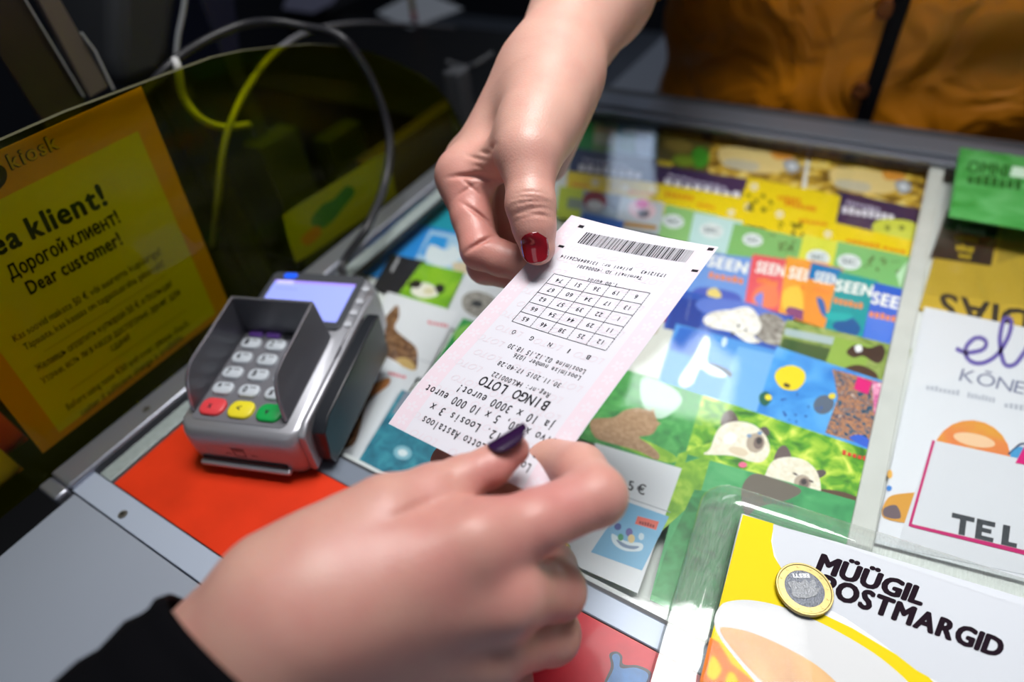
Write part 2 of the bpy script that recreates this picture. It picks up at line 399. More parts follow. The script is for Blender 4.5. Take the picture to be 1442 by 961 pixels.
def gold(x, y):
    def art(a):
        q = lambda *p: [(x + i, y + j) for i, j in p]
        a.poly(P('#d6b93a'), q((4, 4), (126, 19), (125, 27), (3, 12))); scribble(a, P('#4a3510'), x + 10, y + 13, x + 120, y + 27, 6, 12)
        a.blob(P('#e8cf8a'), q((10, 22), (40, 20), (95, 30), (100, 52), (60, 56), (16, 44))); a.blob(P('#e0973a'), q((84, 24), (110, 26), (112, 36), (88, 36)))
        a.blob(P('#c9c2a8'), q((22, 36), (64, 42), (58, 54), (18, 46))); a.blob(P('#9aa3ad'), q((100, 40), (116, 37), (124, 50), (108, 56))); a.blob(P('#d9dfe6'), q((106, 43), (115, 42), (118, 49), (110, 51)))
    return art
paper('lottery_ticket', 'golden brown lottery ticket with a silver shape, left of its twin, far row', 'lottery ticket', [(1003, 187), (1138, 206), (1128, 272), (996, 250)], GOLD, gold(1003, 188), G_TICK)
paper('lottery_ticket', 'golden brown lottery ticket with a silver shape, in the far right corner', 'lottery ticket', [(1143, 209), (1318, 237), (1306, 306), (1134, 276)], GOLD, gold(1160, 217), G_TICK)
# --- purple row
def purp(x0, y0, x1, y1):
    def art(a):
        scribble(a, P('#e8e6f2'), x0, y0, x1, y1, 11, 8); scribble(a, P('#b9b2d0'), x0 + 6, y0 - 13, x1 - 20, y1 - 14, 5, 9)
    return art
paper('lottery_ticket', 'navy lottery ticket with pale lettering, beside the clerk\'s hand', 'lottery ticket', [(806, 208), (925, 224), (920, 266), (798, 250)], '#2a3560', purp(815, 240, 905, 252), G_TICK)
paper('lottery_ticket', 'dark purple lottery ticket half under a yellow one, middle of the case', 'lottery ticket', [(925, 232), (1062, 254), (1052, 300), (918, 276)], '#3a2a58', purp(935, 262, 1045, 282), G_TICK)
def art(a):
    purp(1186, 300, 1260, 312)(a); a.blob(P('#cfd64a'), [(1228, 322), (1242, 309), (1288, 314), (1293, 340), (1250, 338)]); a.poly(P('#cfd64a'), [(1300, 318), (1308, 318), (1300, 340), (1296, 338)])
    for x in (1250, 1270): a.ell(P('#7d8a30'), x, 321, 4, 4)
paper('lottery_ticket', 'dark purple lottery ticket with a lime shape, by the divider', 'lottery ticket', [(1180, 268), (1318, 300), (1300, 356), (1172, 330)], '#332350', art, G_TICK)
# --- yellow row
YEL = '#f0d414'
def yel(pts, sc):
    def art(a):
        for x, y in pts: a.ell(P('#e9dcae'), x, y, 6, 6)
        for s in sc: scribble(a, P('#e07a14'), *s)
    return art
paper('lottery_ticket', 'small yellow lottery ticket nearest the clerk\'s thumb', 'lottery ticket', [(800, 241), (868, 250), (862, 280), (796, 270)], YEL, yel([(838, 257)], [(806, 262, 830, 265, 5, 4)]), G_TICK)
paper('lottery_ticket', 'pale yellow lottery ticket behind the round icons', 'lottery ticket', [(862, 249), (938, 260), (930, 296), (856, 284)], '#d9c14a', yel([(880, 265), (920, 268)], [(885, 272, 920, 276, 5, 5)]), G_TICK)
paper('lottery_ticket', 'yellow lottery ticket with orange lettering in the middle of the case', 'lottery ticket', [(930, 258), (1062, 282), (1050, 325), (922, 300)], YEL, yel([(1030, 300)], [(936, 276, 978, 283, 7, 6), (982, 290, 1008, 295, 5, 4)]), G_TICK)
def art(a):
    yel([(1062, 263), (1054, 292)], [(1095, 281, 1128, 286, 7, 6), (1105, 289, 1150, 299, 7, 7)])(a)
    r = random.Random(3)
    for i in range(12): a.ell(P('#6e6a14'), 1052 + r.uniform(0, 34), 275 + r.uniform(0, 22), r.uniform(1.5, 4.5), r.uniform(1.5, 3.5), r.uniform(0, 90), 9)
paper('lottery_ticket', 'large yellow lottery ticket with a black doodle beside the purple one', 'lottery ticket', [(1055, 250), (1184, 276), (1172, 340), (1030, 312)], YEL, art, G_TICK)
def art(a):
    yel([(1098, 302), (1166, 330)], [(1125, 313, 1166, 319, 6, 6), (1192, 341, 1240, 350, 6, 6), (1244, 351, 1276, 358, 5, 4)])(a)
    r = random.Random(5)
    for i in range(10): a.ell(P('#6e6a14'), 1096 + r.uniform(0, 34), 315 + r.uniform(0, 18), r.uniform(1.5, 4.5), r.uniform(1.5, 3.5), r.uniform(0, 90), 9)
paper('lottery_ticket', 'widest yellow lottery ticket showing behind the green tickets by the divider', 'lottery ticket', [(1085, 292), (1306, 344), (1284, 414), (1070, 360)], YEL, art, G_TICK)
# --- icon row
def art(a):
    a.poly(P('#8a9a8a'), [(800, 278), (822, 281), (820, 296), (798, 293)])
paper('lottery_ticket', 'lime lottery ticket with a grey block behind the bingo ticket\'s corner', 'lottery ticket', [(788, 262), (838, 269), (832, 312), (782, 306)], '#c3d63a', art, G_TICK)
def art(a):
    a.ell(P('#8a1c2c'), 838, 283, 17, 14, 8); a.ell(P('#c9d0d6'), 838, 289, 12, 7, 8); a.ell(P('#5d6a80'), 868, 286, 12, 12)
paper('lottery_ticket', 'grey lottery ticket with a dark red round icon', 'lottery ticket', [(822, 267), (886, 277), (880, 318), (816, 310)], '#8fa0b0', art, G_TICK)
def art(a):
    a.ell(P('#e9c9d6'), 904, 295, 20, 14, 8); a.ell(P('#d9469a'), 904, 287, 9, 7); a.ell(P('#6d6a78'), 906, 301, 9, 6); a.poly(P('#b98a3a'), [(872, 311), (925, 318), (924, 324), (870, 318)])
paper('lottery_ticket', 'pale lottery ticket with a pink round icon', 'lottery ticket', [(874, 276), (936, 286), (928, 330), (866, 320)], '#c2ccd6', art, G_TICK)
paper('lottery_ticket', 'plain blue lottery ticket edge showing past the bingo ticket\'s far edge', 'lottery ticket', [(822, 299), (880, 312), (866, 345), (806, 330)], '#1d5cb8', None, G_TICK)
# --- green row
def oval(*L):
    def art(a):
        for x, y, s in L:
            a.ell(P('#dfe8ea'), x, y, 17 * s, 11 * s, 8); a.text(P('#6a7a86'), 'SIC', (x - 11 * s, y + 2), (x + 11 * s, y + 5), (1, -8 * s), 0.02)
    return art
def pat(x, y, w, h, seed):
    def art(a):
        r = random.Random(seed)
        for i in range(16):
            u, v = r.uniform(0, 1), r.uniform(0, 1)
            a.line(P('#52683a'), [(x + w * u, y + h * v + u * w * .12), (x + w * u + r.uniform(-7, 7), y + h * v + u * w * .12 + r.uniform(-6, 6))], 2.4); a.h -= a.dh
        a.h += a.dh
    return art
paper('lottery_ticket', 'light green lottery ticket with a white oval, leftmost of the green row', 'lottery ticket', [(938, 288), (1010, 303), (1002, 350), (926, 334)], '#8fc47a', oval((900 + 48, 312, .9)), G_TICK)
paper('lottery_ticket', 'pale blue lottery ticket with a white oval in the green row', 'lottery ticket', [(978, 299), (1046, 312), (1038, 362), (968, 346)], '#bfe0e0', oval((1002, 325, 1)), G_TICK)
def art(a): oval((1060, 338, .85))(a); pat(1082, 332, 36, 18, 2)(a)
paper('lottery_ticket', 'green lottery ticket with white oval and scrawled pattern, middle of the green row', 'lottery ticket', [(1034, 314), (1134, 336), (1124, 384), (1022, 360)], '#7fbb6e', art, G_TICK)
paper('lottery_ticket', 'yellow-green lottery ticket with a white oval between two green ones', 'lottery ticket', [(1132, 330), (1182, 341), (1174, 392), (1120, 380)], '#dde04a', oval((1152, 363, 1)), G_TICK)
def art(a): oval((1196, 369, 1))(a); pat(1218, 360, 52, 24, 4)(a); a.poly(P('#bfe6c0'), [(1262, 386), (1280, 366), (1268, 406)])
paper('lottery_ticket', 'green lottery ticket with white oval, rightmost of the green row', 'lottery ticket', [(1180, 340), (1284, 362), (1270, 424), (1168, 400)], '#7cbf74', art, G_TICK)
# --- magazines with the same masthead
def mag(q, base, band, t0, t1, up, s2, blobs):
    def art(a):
        for m, pts in blobs: a.blob(P(m), pts)
        if band: a.poly(P(band[0]), band[1])
        a.text(P('#f4f4f0'), 'SEEN', t0, t1, up, 0.045)
        scribble(a, P('#f08a3a'), *s2)
    return art
G_MAG = 'booklets with the same white masthead'
paper('booklet', 'light blue booklet with white masthead, leftmost of the row', 'booklet', [(966, 352), (1066, 364), (1050, 450), (946, 430)], '#6f9be0', mag(0, 0, None, (996, 374), (1052, 386), (4, -15), (998, 391, 1048, 401, 9, 6), [('#4a5fc0', [(985, 405), (1040, 415), (1035, 440), (975, 425)]), ('#e8d27a', [(996, 410), (1008, 406), (1016, 418), (1000, 420)])]), G_MAG)
paper('booklet', 'coral red booklet with white masthead', 'booklet', [(1060, 358), (1112, 366), (1098, 440), (1048, 430)], '#e85a66', mag(0, 0, None, (1064, 383), (1104, 390), (4, -15), (1066, 398, 1096, 404, 8, 5), [('#f0825a', [(1066, 405), (1092, 402), (1094, 432), (1060, 428)]), ('#7a8ae0', [(1062, 420), (1074, 412), (1072, 432)])]), G_MAG)
paper('booklet', 'orange booklet with white masthead', 'booklet', [(1108, 361), (1168, 372), (1156, 462), (1096, 442)], '#f2a03a', mag(0, 0, None, (1110, 391), (1158, 400), (4, -15), (1128, 408, 1160, 414, 8, 5), [('#f4c84a', [(1104, 410), (1126, 405), (1130, 440), (1104, 436)]), ('#5a6a9a', [(1142, 410), (1152, 415), (1156, 436), (1148, 430)]), ('#8a4a7a', [(1112, 432), (1140, 442), (1132, 452), (1108, 442)])]), G_MAG)
paper('booklet', 'orange booklet with a blue top band behind the teal one', 'booklet', [(1140, 368), (1188, 379), (1170, 466), (1130, 452)], '#f0963a', mag(0, 0, ('#0a7ac0', [(1143, 370), (1186, 380), (1182, 402), (1138, 392)]), (1146, 396), (1180, 403), (4, -14), (1146, 410, 1170, 416, 8, 4), [('#3a6ab0', [(1150, 420), (1160, 424), (1164, 448), (1156, 440)])]), G_MAG)
paper('booklet', 'teal booklet with white masthead', 'booklet', [(1182, 383), (1236, 396), (1218, 484), (1160, 466)], '#0d9aa0', mag(0, 0, None, (1176, 409), (1228, 418), (4, -15), (1174, 427, 1216, 436, 9, 6), [('#1f5a9a', [(1172, 460), (1195, 446), (1212, 462), (1200, 474)]), ('#22b0b0', [(1166, 440), (1200, 444), (1190, 452), (1166, 450)])]), G_MAG)
paper('booklet', 'deep blue booklet with white masthead beside the divider', 'booklet', [(1232, 398), (1292, 412), (1272, 502), (1212, 484)], '#1f5ed0', mag(0, 0, ('#4a7ae0', [(1222, 440), (1282, 455), (1272, 500), (1214, 484)]), (1227, 427), (1284, 440), (4, -16), (1224, 446, 1270, 456, 9, 6), [('#f0d28a', [(1220, 470), (1232, 464), (1240, 476), (1224, 482)])]), G_MAG)
# --- picture cards
def art(a):
    a.poly(P('#b8a99a'), [(905, 440), (938, 430), (925, 470), (890, 480)]); a.poly(P('#a03a4a'), [(934, 436), (952, 440), (946, 458), (930, 452)])
paper('picture_card', 'pale beige card half under the bingo ticket\'s long edge', 'card', [(912, 420), (968, 434), (934, 536), (858, 516)], '#cfd2cc', art)
FUR_W = mix_print('print_white_fur', ['#cfc9be', '#f3f0ea', '#ffffff'], 320)
FUR_G = mix_print('print_grey_fur', ['#6a6560', '#9a958e', '#c0bbb4'], 320)
FUR_B = mix_print('print_brown_fur', ['#4a3020', '#7a5438', '#a8825e'], 260)
FUR_O = mix_print('print_ginger_fur', ['#9a7856', '#a98562', '#bd9a78'], 420)
FUR_C = mix_print('print_cream_fur', ['#e2d9c2', '#ece5d2', '#f6f1e4'], 420)
def art(a):
    a.poly(P('#1d3f9a'), [(948, 418), (992, 424), (984, 470), (940, 462)]); scribble(a, P('#e6e9f6'), 966, 452, 972, 420, 8, 5)
    a.blob(P('#5c7ad0'), [(992, 420), (1060, 428), (1108, 452), (1100, 470), (990, 440)])
    a.blob(FUR_G, [(1066, 448), (1082, 441), (1100, 448), (1112, 466), (1106, 486), (1080, 484), (1062, 470)])
    a.blob(FUR_W, [(990, 452), (1002, 440), (1030, 436), (1052, 432), (1066, 442), (1072, 462), (1062, 474), (1072, 482), (1052, 482), (1030, 468), (1002, 462)])
    for x, y, r in ((1040, 459, 2.2), (1050, 465, 1.8), (1032, 470, 2.4)): a.ell(P('#2a2420'), x, y, r, r)
paper('picture_card', 'blue card with a white bear cub and a grey seal pup', 'card', [(950, 406), (1118, 446), (1102, 500), (934, 462)], '#2a55b4', art)
def art(a):
    a.poly(P('#a9bcc0'), [(1106, 462), (1176, 476), (1172, 486), (1104, 472)]); a.poly(P('#3d5a2c'), [(1104, 476), (1172, 492), (1166, 512), (1096, 496)])
    a.poly(P('#8fb04a'), [(1176, 474), (1232, 488), (1206, 540), (1162, 512)])
    a.blob(P('#3c2a22'), [(1192, 496), (1204, 486), (1224, 490), (1242, 486), (1246, 500), (1236, 512), (1216, 502), (1202, 504)]); a.blob(WHITE, [(1204, 488), (1212, 486), (1214, 494), (1206, 496)])
    a.blob(P('#4a3326'), [(1188, 520), (1210, 514), (1234, 526), (1232, 538), (1200, 530)])
paper('picture_card', 'green meadow card with dark brown cattle by the divider', 'card', [(1108, 450), (1284, 492), (1264, 560), (1092, 510)], mix_print('print_pasture', ['#5a7a34', '#8aa050', '#a9b870'], 90), art)
def art(a):
    a.poly(P('#2166c8'), [(958, 460), (1000, 470), (985, 505), (942, 492)]); a.poly(P('#77b4ea'), [(1040, 488), (1092, 500), (1068, 584), (1010, 566)])
    a.blob(P('#e6f0f8'), [(992, 474), (1000, 482), (996, 508), (1010, 514), (1026, 522), (1020, 532), (1000, 528), (986, 520), (976, 540), (962, 546), (956, 534), (974, 506)])
    a.blob(P('#3a5068'), [(996, 511), (1012, 514), (1030, 524), (1028, 532), (1016, 522)]); a.ell(P('#cfe4f4'), 1020, 482, 4, 7, 15)
paper('picture_card', 'blue card with a white whale rising from the sea', 'card', [(952, 456), (1094, 494), (1068, 586), (926, 540)], '#4f98e2', art)
def art(a):
    a.poly(CORAL, [(1172, 520), (1268, 546), (1240, 634), (1162, 610), (1180, 560)]); a.poly(PINKC, [(1228, 536), (1262, 548), (1244, 618), (1232, 600)])
    a.poly(P('#e01c7a'), [(1208, 530), (1228, 538), (1222, 556), (1202, 548)]); a.blob(P('#3460d0'), [(1196, 616), (1216, 614), (1236, 634), (1214, 628)])
    a.blob(P('#f2d81c'), [(1091, 530), (1098, 519), (1116, 515), (1132, 523), (1133, 537), (1122, 549), (1106, 549), (1096, 542)]); a.ell(P('#4a3a14'), 1108, 543, 5, 3, 20)
    a.ell(P('#5d6a7e'), 1160, 570, 15, 13, -30); a.ell(P('#e8d43a'), 1172, 558, 5, 4); a.blob(P('#17604a'), [(1070, 556), (1080, 552), (1087, 562), (1078, 572), (1070, 566)]); a.ell(P('#f0dc2a'), 1082, 560, 5, 4, 20)
    r = random.Random(8)
    for i in range(14): a.ell(P('#2f62b4'), 1100 + r.uniform(0, 60), 555 + r.uniform(-5, 45), r.uniform(1, 2.6), r.uniform(1, 2.4), 0, 8)
paper('picture_card', 'bright blue aquarium card with a yellow fish and coral', 'card', [(1094, 488), (1272, 546), (1242, 640), (1064, 584)], mix_print('print_water', ['#2f82d8', '#4aa0ea', '#6ab6f0'], 40), art)
def art(a):
    a.blob(FOL_L, [(880, 610), (948, 640), (940, 652), (872, 628)]); a.blob(P('#b8d8c4'), [(905, 532), (945, 545), (960, 566), (930, 590), (905, 570)])
    a.blob(FUR_O, [(832, 592), (864, 588), (880, 578), (902, 575), (920, 582), (926, 598), (918, 612), (900, 616), (914, 626), (928, 640), (924, 648), (900, 636), (866, 626), (838, 616)])
    a.poly(FUR_O, [(912, 585), (920, 574), (924, 590)]); a.poly(FUR_O, [(920, 592), (931, 596), (922, 604)])
paper('picture_card', 'green card with a ginger kitten reaching over the grass', 'card', [(862, 514), (1000, 560), (962, 668), (800, 612)], FOL_D, art)
def art(a):
    a.poly(FOL_L, [(955, 640), (1010, 620), (1000, 700), (940, 690)])
    a.blob(P('#5a4030'), [(1150, 690), (1190, 694), (1228, 712), (1222, 722), (1180, 708)])
    for (pts, m) in ((([(1016, 600), (1018, 584), (1030, 578), (1040, 592), (1036, 606)]), '#6a5a58'), (([(1068, 606), (1078, 601), (1084, 610), (1074, 618)]), '#5d5250'), (([(1090, 648), (1096, 632), (1106, 628), (1114, 642), (1106, 652)]), '#6a5a58'), (([(1148, 664), (1160, 662), (1163, 668), (1152, 674)]), '#5d5250')): a.blob(P(m), pts)
    a.blob(FUR_C, [(1000, 632), (1012, 604), (1034, 594), (1060, 598), (1078, 614), (1084, 634), (1074, 650), (1056, 650), (1030, 642), (992, 640)])
    a.blob(FUR_C, [(1078, 668), (1088, 650), (1108, 644), (1132, 648), (1150, 664), (1156, 690), (1146, 694), (1126, 690), (1078, 676)])
    a.ell(P('#b5a594'), 1064, 624, 13, 14, 20); a.ell(P('#7d6c66'), 1068, 624, 7, 9, 10); a.ell(P('#3f3638'), 1069, 621, 4, 5, 10); a.ell(P('#b5a594'), 1130, 680, 12, 11, 20); a.ell(P('#7d6c66'), 1132, 681, 7, 8, 10); a.ell(P('#3f3638'), 1132, 679, 4, 4, 10)
    a.ell(P('#fbf7ec'), 1028, 618, 10, 8, -20); a.ell(P('#e0cfb4'), 1040, 636, 14, 6, 15)
    for x, y in ((1055, 614), (1070, 610)): a.ell(P('#7a9ac0'), x, y, 3.5, 2.6)
    for x, y in ((1120, 668), (1142, 678)): a.ell(P('#5d5250'), x, y, 4, 1.4, 25)
    a.ell(P('#e86a90'), 1046, 655, 6, 4); scribble(a, P('#d8402a'), 1186, 640, 1222, 650, 7, 5)
paper('picture_card', 'leafy green card with two cream kittens with dark ears', 'card', [(990, 556), (1242, 640), (1226, 724), (948, 700)], FOL_G, art)
def art(a):
    a.poly(FOL_L, [(955, 655), (1002, 640), (985, 700), (930, 750), (905, 808), (895, 800)]); a.poly(mix_print('print_dark_meadow', ['#1f6a34', '#2f8a48', '#3c9a56'], 130), [(978, 690), (1060, 700), (1020, 880), (918, 838), (940, 770)])
    a.blob(P('#6a6258'), [(1044, 690), (1060, 668), (1090, 674), (1128, 690), (1110, 704), (1070, 714), (1050, 726)]); scribble(a, P('#4a6a5a'), 1075, 708, 1118, 716, 7, 8)
paper('picture_card', 'deep green grass card under the corner of the clear tray', 'card', [(968, 640), (1236, 714), (1200, 985), (915, 845)], mix_print('print_lawn', ['#2c8a50', '#3fa05f', '#58b070'], 60), art)
def art(a):
    a.text(P('#2c2c34'), '5', (884, 690), (892, 692), (2, -13), 0.03); a.text(P('#2c2c34'), '€', (896, 694), (908, 698), (3, -13), 0.02); a.line(P('#9aa2ae'), [(880, 700), (944, 722)], 1.2)
    a.poly(P('#7ab4da'), [(880, 706), (942, 728), (904, 804), (832, 778)]); a.poly(P('#e2685a'), [(898, 727), (928, 735), (924, 747), (894, 738)]); scribble(a, P('#8a2a2a'), 900, 738, 922, 744, 5, 6)
    a.blob(P('#d7e6f0'), [(862, 752), (880, 762), (904, 766), (902, 776), (880, 776), (864, 766)]); a.blob(P('#7a90b0'), [(868, 760), (884, 768), (900, 770), (892, 774), (876, 770)])
    a.ell(P('#3f9a6a'), 874, 757, 4, 5); a.ell(P('#6a62a8'), 886, 750, 5, 6); a.ell(P('#e0c890'), 889, 759, 5, 6); a.ell(P('#4a5aa0'), 870, 742, 5, 5); a.ell(P('#c8dce8'), 903, 756, 4, 5)
paper('price_card', 'white price card with a euro sign above a blue bathtub picture', 'card', [(838, 624), (960, 660), (898, 836), (772, 780)], '#dfe3ea', art)
# --- left block of cards
CARDZ[0] = -0.0180
paper('picture_card', 'teal card furthest back on the left, behind the clerk\'s fingers', 'card', [(612, 282), (690, 300), (660, 352), (578, 330)], '#1f9ab0', None)
paper('picture_card', 'plain sky blue card beside the left rail', 'card', [(586, 316), (650, 328), (590, 400), (505, 386)], '#2a8ee0', None)
def art(a):
    a.poly(P('#2f9ae6'), [(608, 330), (632, 336), (620, 366), (590, 358)]); a.blob(P('#dfeaf0'), [(606, 345), (628, 352), (640, 345), (650, 362), (626, 376), (600, 366)]); a.blob(P('#d9c7a8'), [(640, 370), (672, 372), (664, 388), (640, 382)])
paper('picture_card', 'white and blue beach card behind the clerk\'s index finger', 'card', [(606, 324), (690, 340), (668, 396), (580, 374)], '#a8cdea', art)
def art(a): scribble(a, P('#dcdce2'), 551, 385, 562, 366, 9, 6)
paper('picture_card', 'black card with a small white line of lettering', 'card', [(551, 358), (600, 368), (562, 420), (524, 406)], '#26242a', art)
def art(a):
    a.blob(P('#f0eee0'), [(582, 404), (596, 398), (612, 404), (616, 416), (596, 420), (580, 414)]); a.blob(P('#26221e'), [(574, 402), (584, 394), (594, 398), (588, 406)]); a.blob(P('#26221e'), [(612, 404), (622, 400), (626, 408), (618, 414)]); a.ell(P('#e0d8b0'), 604, 410, 8, 5)
paper('picture_card', 'lime green card with small black and white animals', 'card', [(594, 370), (654, 384), (628, 438), (560, 416)], mix_print('print_lime', ['#6aa51c', '#86bf22', '#9ccc34'], 50), art)
def art(a):
    a.blob(FUR_G, [(652, 418), (668, 410), (690, 416), (704, 430), (692, 448), (668, 446), (652, 434)]); a.ell(P('#3a3a3c'), 672, 428, 8, 5, 10)
paper('picture_card', 'white card with a grey animal under the clerk\'s fingers', 'card', [(656, 384), (740, 404), (700, 486), (622, 458)], '#dde0e6', art)
def art(a): a.blob(P('#8fd060'), [(640, 468), (664, 456), (672, 470), (648, 492)])
paper('picture_card', 'bright green card edge beside the bingo ticket', 'card', [(652, 448), (712, 468), (650, 580), (590, 548)], '#2fa04a', art)
def art(a):
    a.blob(FUR_B, [(536, 470), (540, 452), (550, 438), (560, 430), (562, 446), (556, 462), (570, 476), (586, 490), (588, 510), (584, 522), (566, 514), (540, 500), (524, 492)]); a.blob(P('#c9a86a'), [(558, 506), (572, 504), (584, 514), (582, 522), (566, 516)])
    scribble(a, P('#e0566a'), 602, 456, 632, 462, 5, 6); a.line(P('#a8aeb8'), [(584, 505), (616, 514)], 1)
paper('picture_card', 'white card with a brown rabbit and red script, further from the customer', 'card', [(546, 411), (646, 440), (596, 534), (500, 500)], '#e6e8ee', art)
def art(a):
    a.blob(FUR_B, [(466, 618), (492, 574), (512, 548), (530, 538), (548, 532), (548, 542), (530, 556), (514, 574), (508, 600), (498, 626), (476, 632)])
    a.blob(P('#b0703a'), [(516, 552), (530, 540), (548, 533), (546, 543), (528, 556)]); scribble(a, P('#e0566a'), 547, 528, 572, 534, 5, 6); a.poly(P('#c5cad4'), [(560, 552), (574, 556), (530, 640), (512, 632)])
paper('picture_card', 'white card with a brown dog\'s muzzle beside the card terminal', 'card', [(520, 496), (590, 527), (512, 652), (438, 616)], '#dde1e8', art)
def art(a):
    a.poly(P('#8a93a4'), [(570, 552), (592, 560), (572, 590), (552, 582)]); a.ell(P('#c9dbe4'), 567, 638, 9, 7, 10); a.ell(P('#7fb6c8'), 567, 638, 13, 10, 10)
    a.ell(P('#d9e6ec'), 567, 638, 7, 5, 10)
paper('picture_card', 'teal underwater card with a pale splash under the bingo ticket\'s corner', 'card', [(566, 549), (668, 592), (622, 702), (504, 650)], mix_print('print_teal', ['#1f5f78', '#2c7f96', '#3f98aa'], 120), art)
# --- right compartment
CARDZ[0] = -0.0170
def art(a):
    a.text(P('#1f5f22'), 'OMNI', (1362, 243), (1420, 250), (2, -17), 0.03); scribble(a, P('#1f5f22'), 1362, 258, 1440, 268, 14, 7); a.poly(P('#c8e6d0'), [(1426, 234), (1470, 240), (1466, 254), (1422, 248)])
paper('flyer_pack', 'green flyer pack with dark lettering lying over the back rail, far right corner', 'flyer', [(1352, 208), (1560, 238), (1540, 340), (1336, 305)], mix_print('print_green_foil', ['#2f8a34', '#4aa050', '#5fb066'], 40), art, z=0.0058, thick=0.0009)
def art(a):
    scribble(a, P('#c9c9d0'), 1347, 326, 1388, 333, 9, 7); scribble(a, P('#d8b82c'), 1344, 338, 1378, 344, 9, 5); scribble(a, P('#d8b82c'), 1346, 352, 1372, 357, 9, 4); scribble(a, P('#d8b82c'), 1350, 363, 1368, 366, 8, 3)
paper('flyer_card', 'black card with grey and yellow lettering above the mustard leaflet', 'card', [(1334, 296), (1408, 308), (1396, 374), (1310, 362)], '#2a2829', art)
def art(a):
    a.text(P('#3a3630'), 'KULDIAS', (1560, 462), (1322, 412), (-3, 34), 0.03, 0, .06)
    a.poly(P('#b59a3a'), [(1416, 310), (1450, 316), (1440, 360), (1404, 372)])
paper('leaflet', 'mustard yellow leaflet with big dark letters upside down', 'leaflet', [(1334, 298), (1600, 336), (1560, 500), (1294, 436)], '#cfae3c', art, z=-0.0172)
def art(a):
    M = P('#6a5fae')
    a.line(M, [tuple(p) for p in curve_pts([(1346, 491), (1362, 497), (1385, 492), (1388, 480), (1374, 476), (1360, 490), (1364, 507), (1382, 512), (1404, 500), (1420, 474), (1424, 452), (1414, 450), (1408, 480), (1414, 512), (1428, 514), (1440, 500), (1448, 486)], 6)], 6.5)
    a.line(M, [(1452, 486), (1448, 514), (1462, 512), (1474, 500)], 6.5); a.ell(M, 1456, 472, 4, 4)
    a.text(P('#7a7f9c'), 'KÕNEKAART', (1350, 536), (1560, 582), (5, -17), -0.004)
    for s in ((1304, 549, 1352, 558), (1362, 560, 1402, 568), (1414, 574, 1470, 584)): scribble(a, P('#b4b9c6'), *s, 8, 8)
    a.ell(mix_print('print_orange_ball', ['#e2a43a', '#e68a4a', '#e07a4a'], 30), 1368, 644, 55, 52, 12); a.ell(P('#f0c8a0'), 1372, 620, 30, 9, 12)
    a.line(P('#3a4a6a'), [(1420, 640), (1436, 626), (1460, 622)], 3); a.blob(P('#4a9ad0'), [(1424, 638), (1440, 630), (1450, 660), (1426, 652)])
    a.blob(P('#d79a3a'), [(1250, 702), (1275, 695), (1300, 698), (1300, 735), (1245, 730)]); a.blob(P('#6a5a62'), [(1245, 716), (1262, 712), (1268, 730), (1246, 728)]); a.ell(P('#3a80d0'), 1252, 688, 4, 4); a.ell(P('#e8b050'), 1253, 668, 4, 6)
paper('phone_card_poster', 'white poster with purple handwritten logo and an orange ball', 'poster', [(1302, 432), (1640, 502), (1560, 850), (1232, 765)], '#dfe2ea', art)
def art(a):
    a.poly(P('#c01a6a'), [(1313, 620), (1317, 621), (1283, 742), (1279, 741)])
    for ch, x in (('T', 1338), ('E', 1371), ('L', 1406), ('E', 1446)):
        y = 746 + (x - 1338) * 0.235
        bars = {'T': [(0, -24, 32, -17), (12, -17, 21, 4)], 'E': [(2, -24, 11, 4), (2, -24, 28, -17), (2, -13, 24, -7), (2, -2, 28, 4)], 'L': [(4, -24, 14, 4), (4, -2, 26, 4)]}[ch]
        for x0, y0, x1, y1 in bars:
            sx = lambda u, v: (x + u - v * .12, y + v + u * .235)
            a.poly(P('#3c4046', vary=0.35, bscale=500), [sx(x0, y1), sx(x1, y1), sx(x1, y0), sx(x0, y0)])
    a.poly(P('#c01a6a'), [(1283, 738), (1600, 812), (1598, 820), (1281, 742)])
    a.poly(P('#d81a78'), [(1443, 628), (1480, 620), (1476, 662), (1430, 652)])
paper('leaflet', 'glossy white leaflet with magenta edge and blocky grey capitals', 'leaflet', [(1313, 620), (1640, 690), (1590, 840), (1262, 772)], mat('#dde0e8', 0.18, bump=0.15, bscale=40, coat=0.6), art)
# clear sleeve lying over the green pack and the mustard leaflet
N = 26; mb = MB(); vs = []; rr = np.random.RandomState(2); ph = rr.uniform(0, 6, 8)
for j in range(N):
    for i in range(N):
        u, v = i / (N - 1), j / (N - 1)
        p = at_h(1338 + 190 * u - 40 * v, 224 + 25 * u + 190 * v, -0.0085)
        p[2] += 0.0016 * (math.sin(9 * u + 5 * v + ph[0]) * math.sin(13 * v - 6 * u + ph[1]) + 0.6 * math.sin(23 * u - 11 * v + ph[2]))
        vs.append(p)
mb.add(vs, [(j * N + i, j * N + i + 1, (j + 1) * N + i + 1, (j + 1) * N + i) for j in range(N - 1) for i in range(N - 1)], clear('plastic_film', (0.93, 0.94, 0.95, 1), 1.5, 0.08))
tag(mb.build('plastic_sleeve', smooth=True), 'crinkled clear plastic sleeve over the mustard leaflet', 'plastic sleeve')

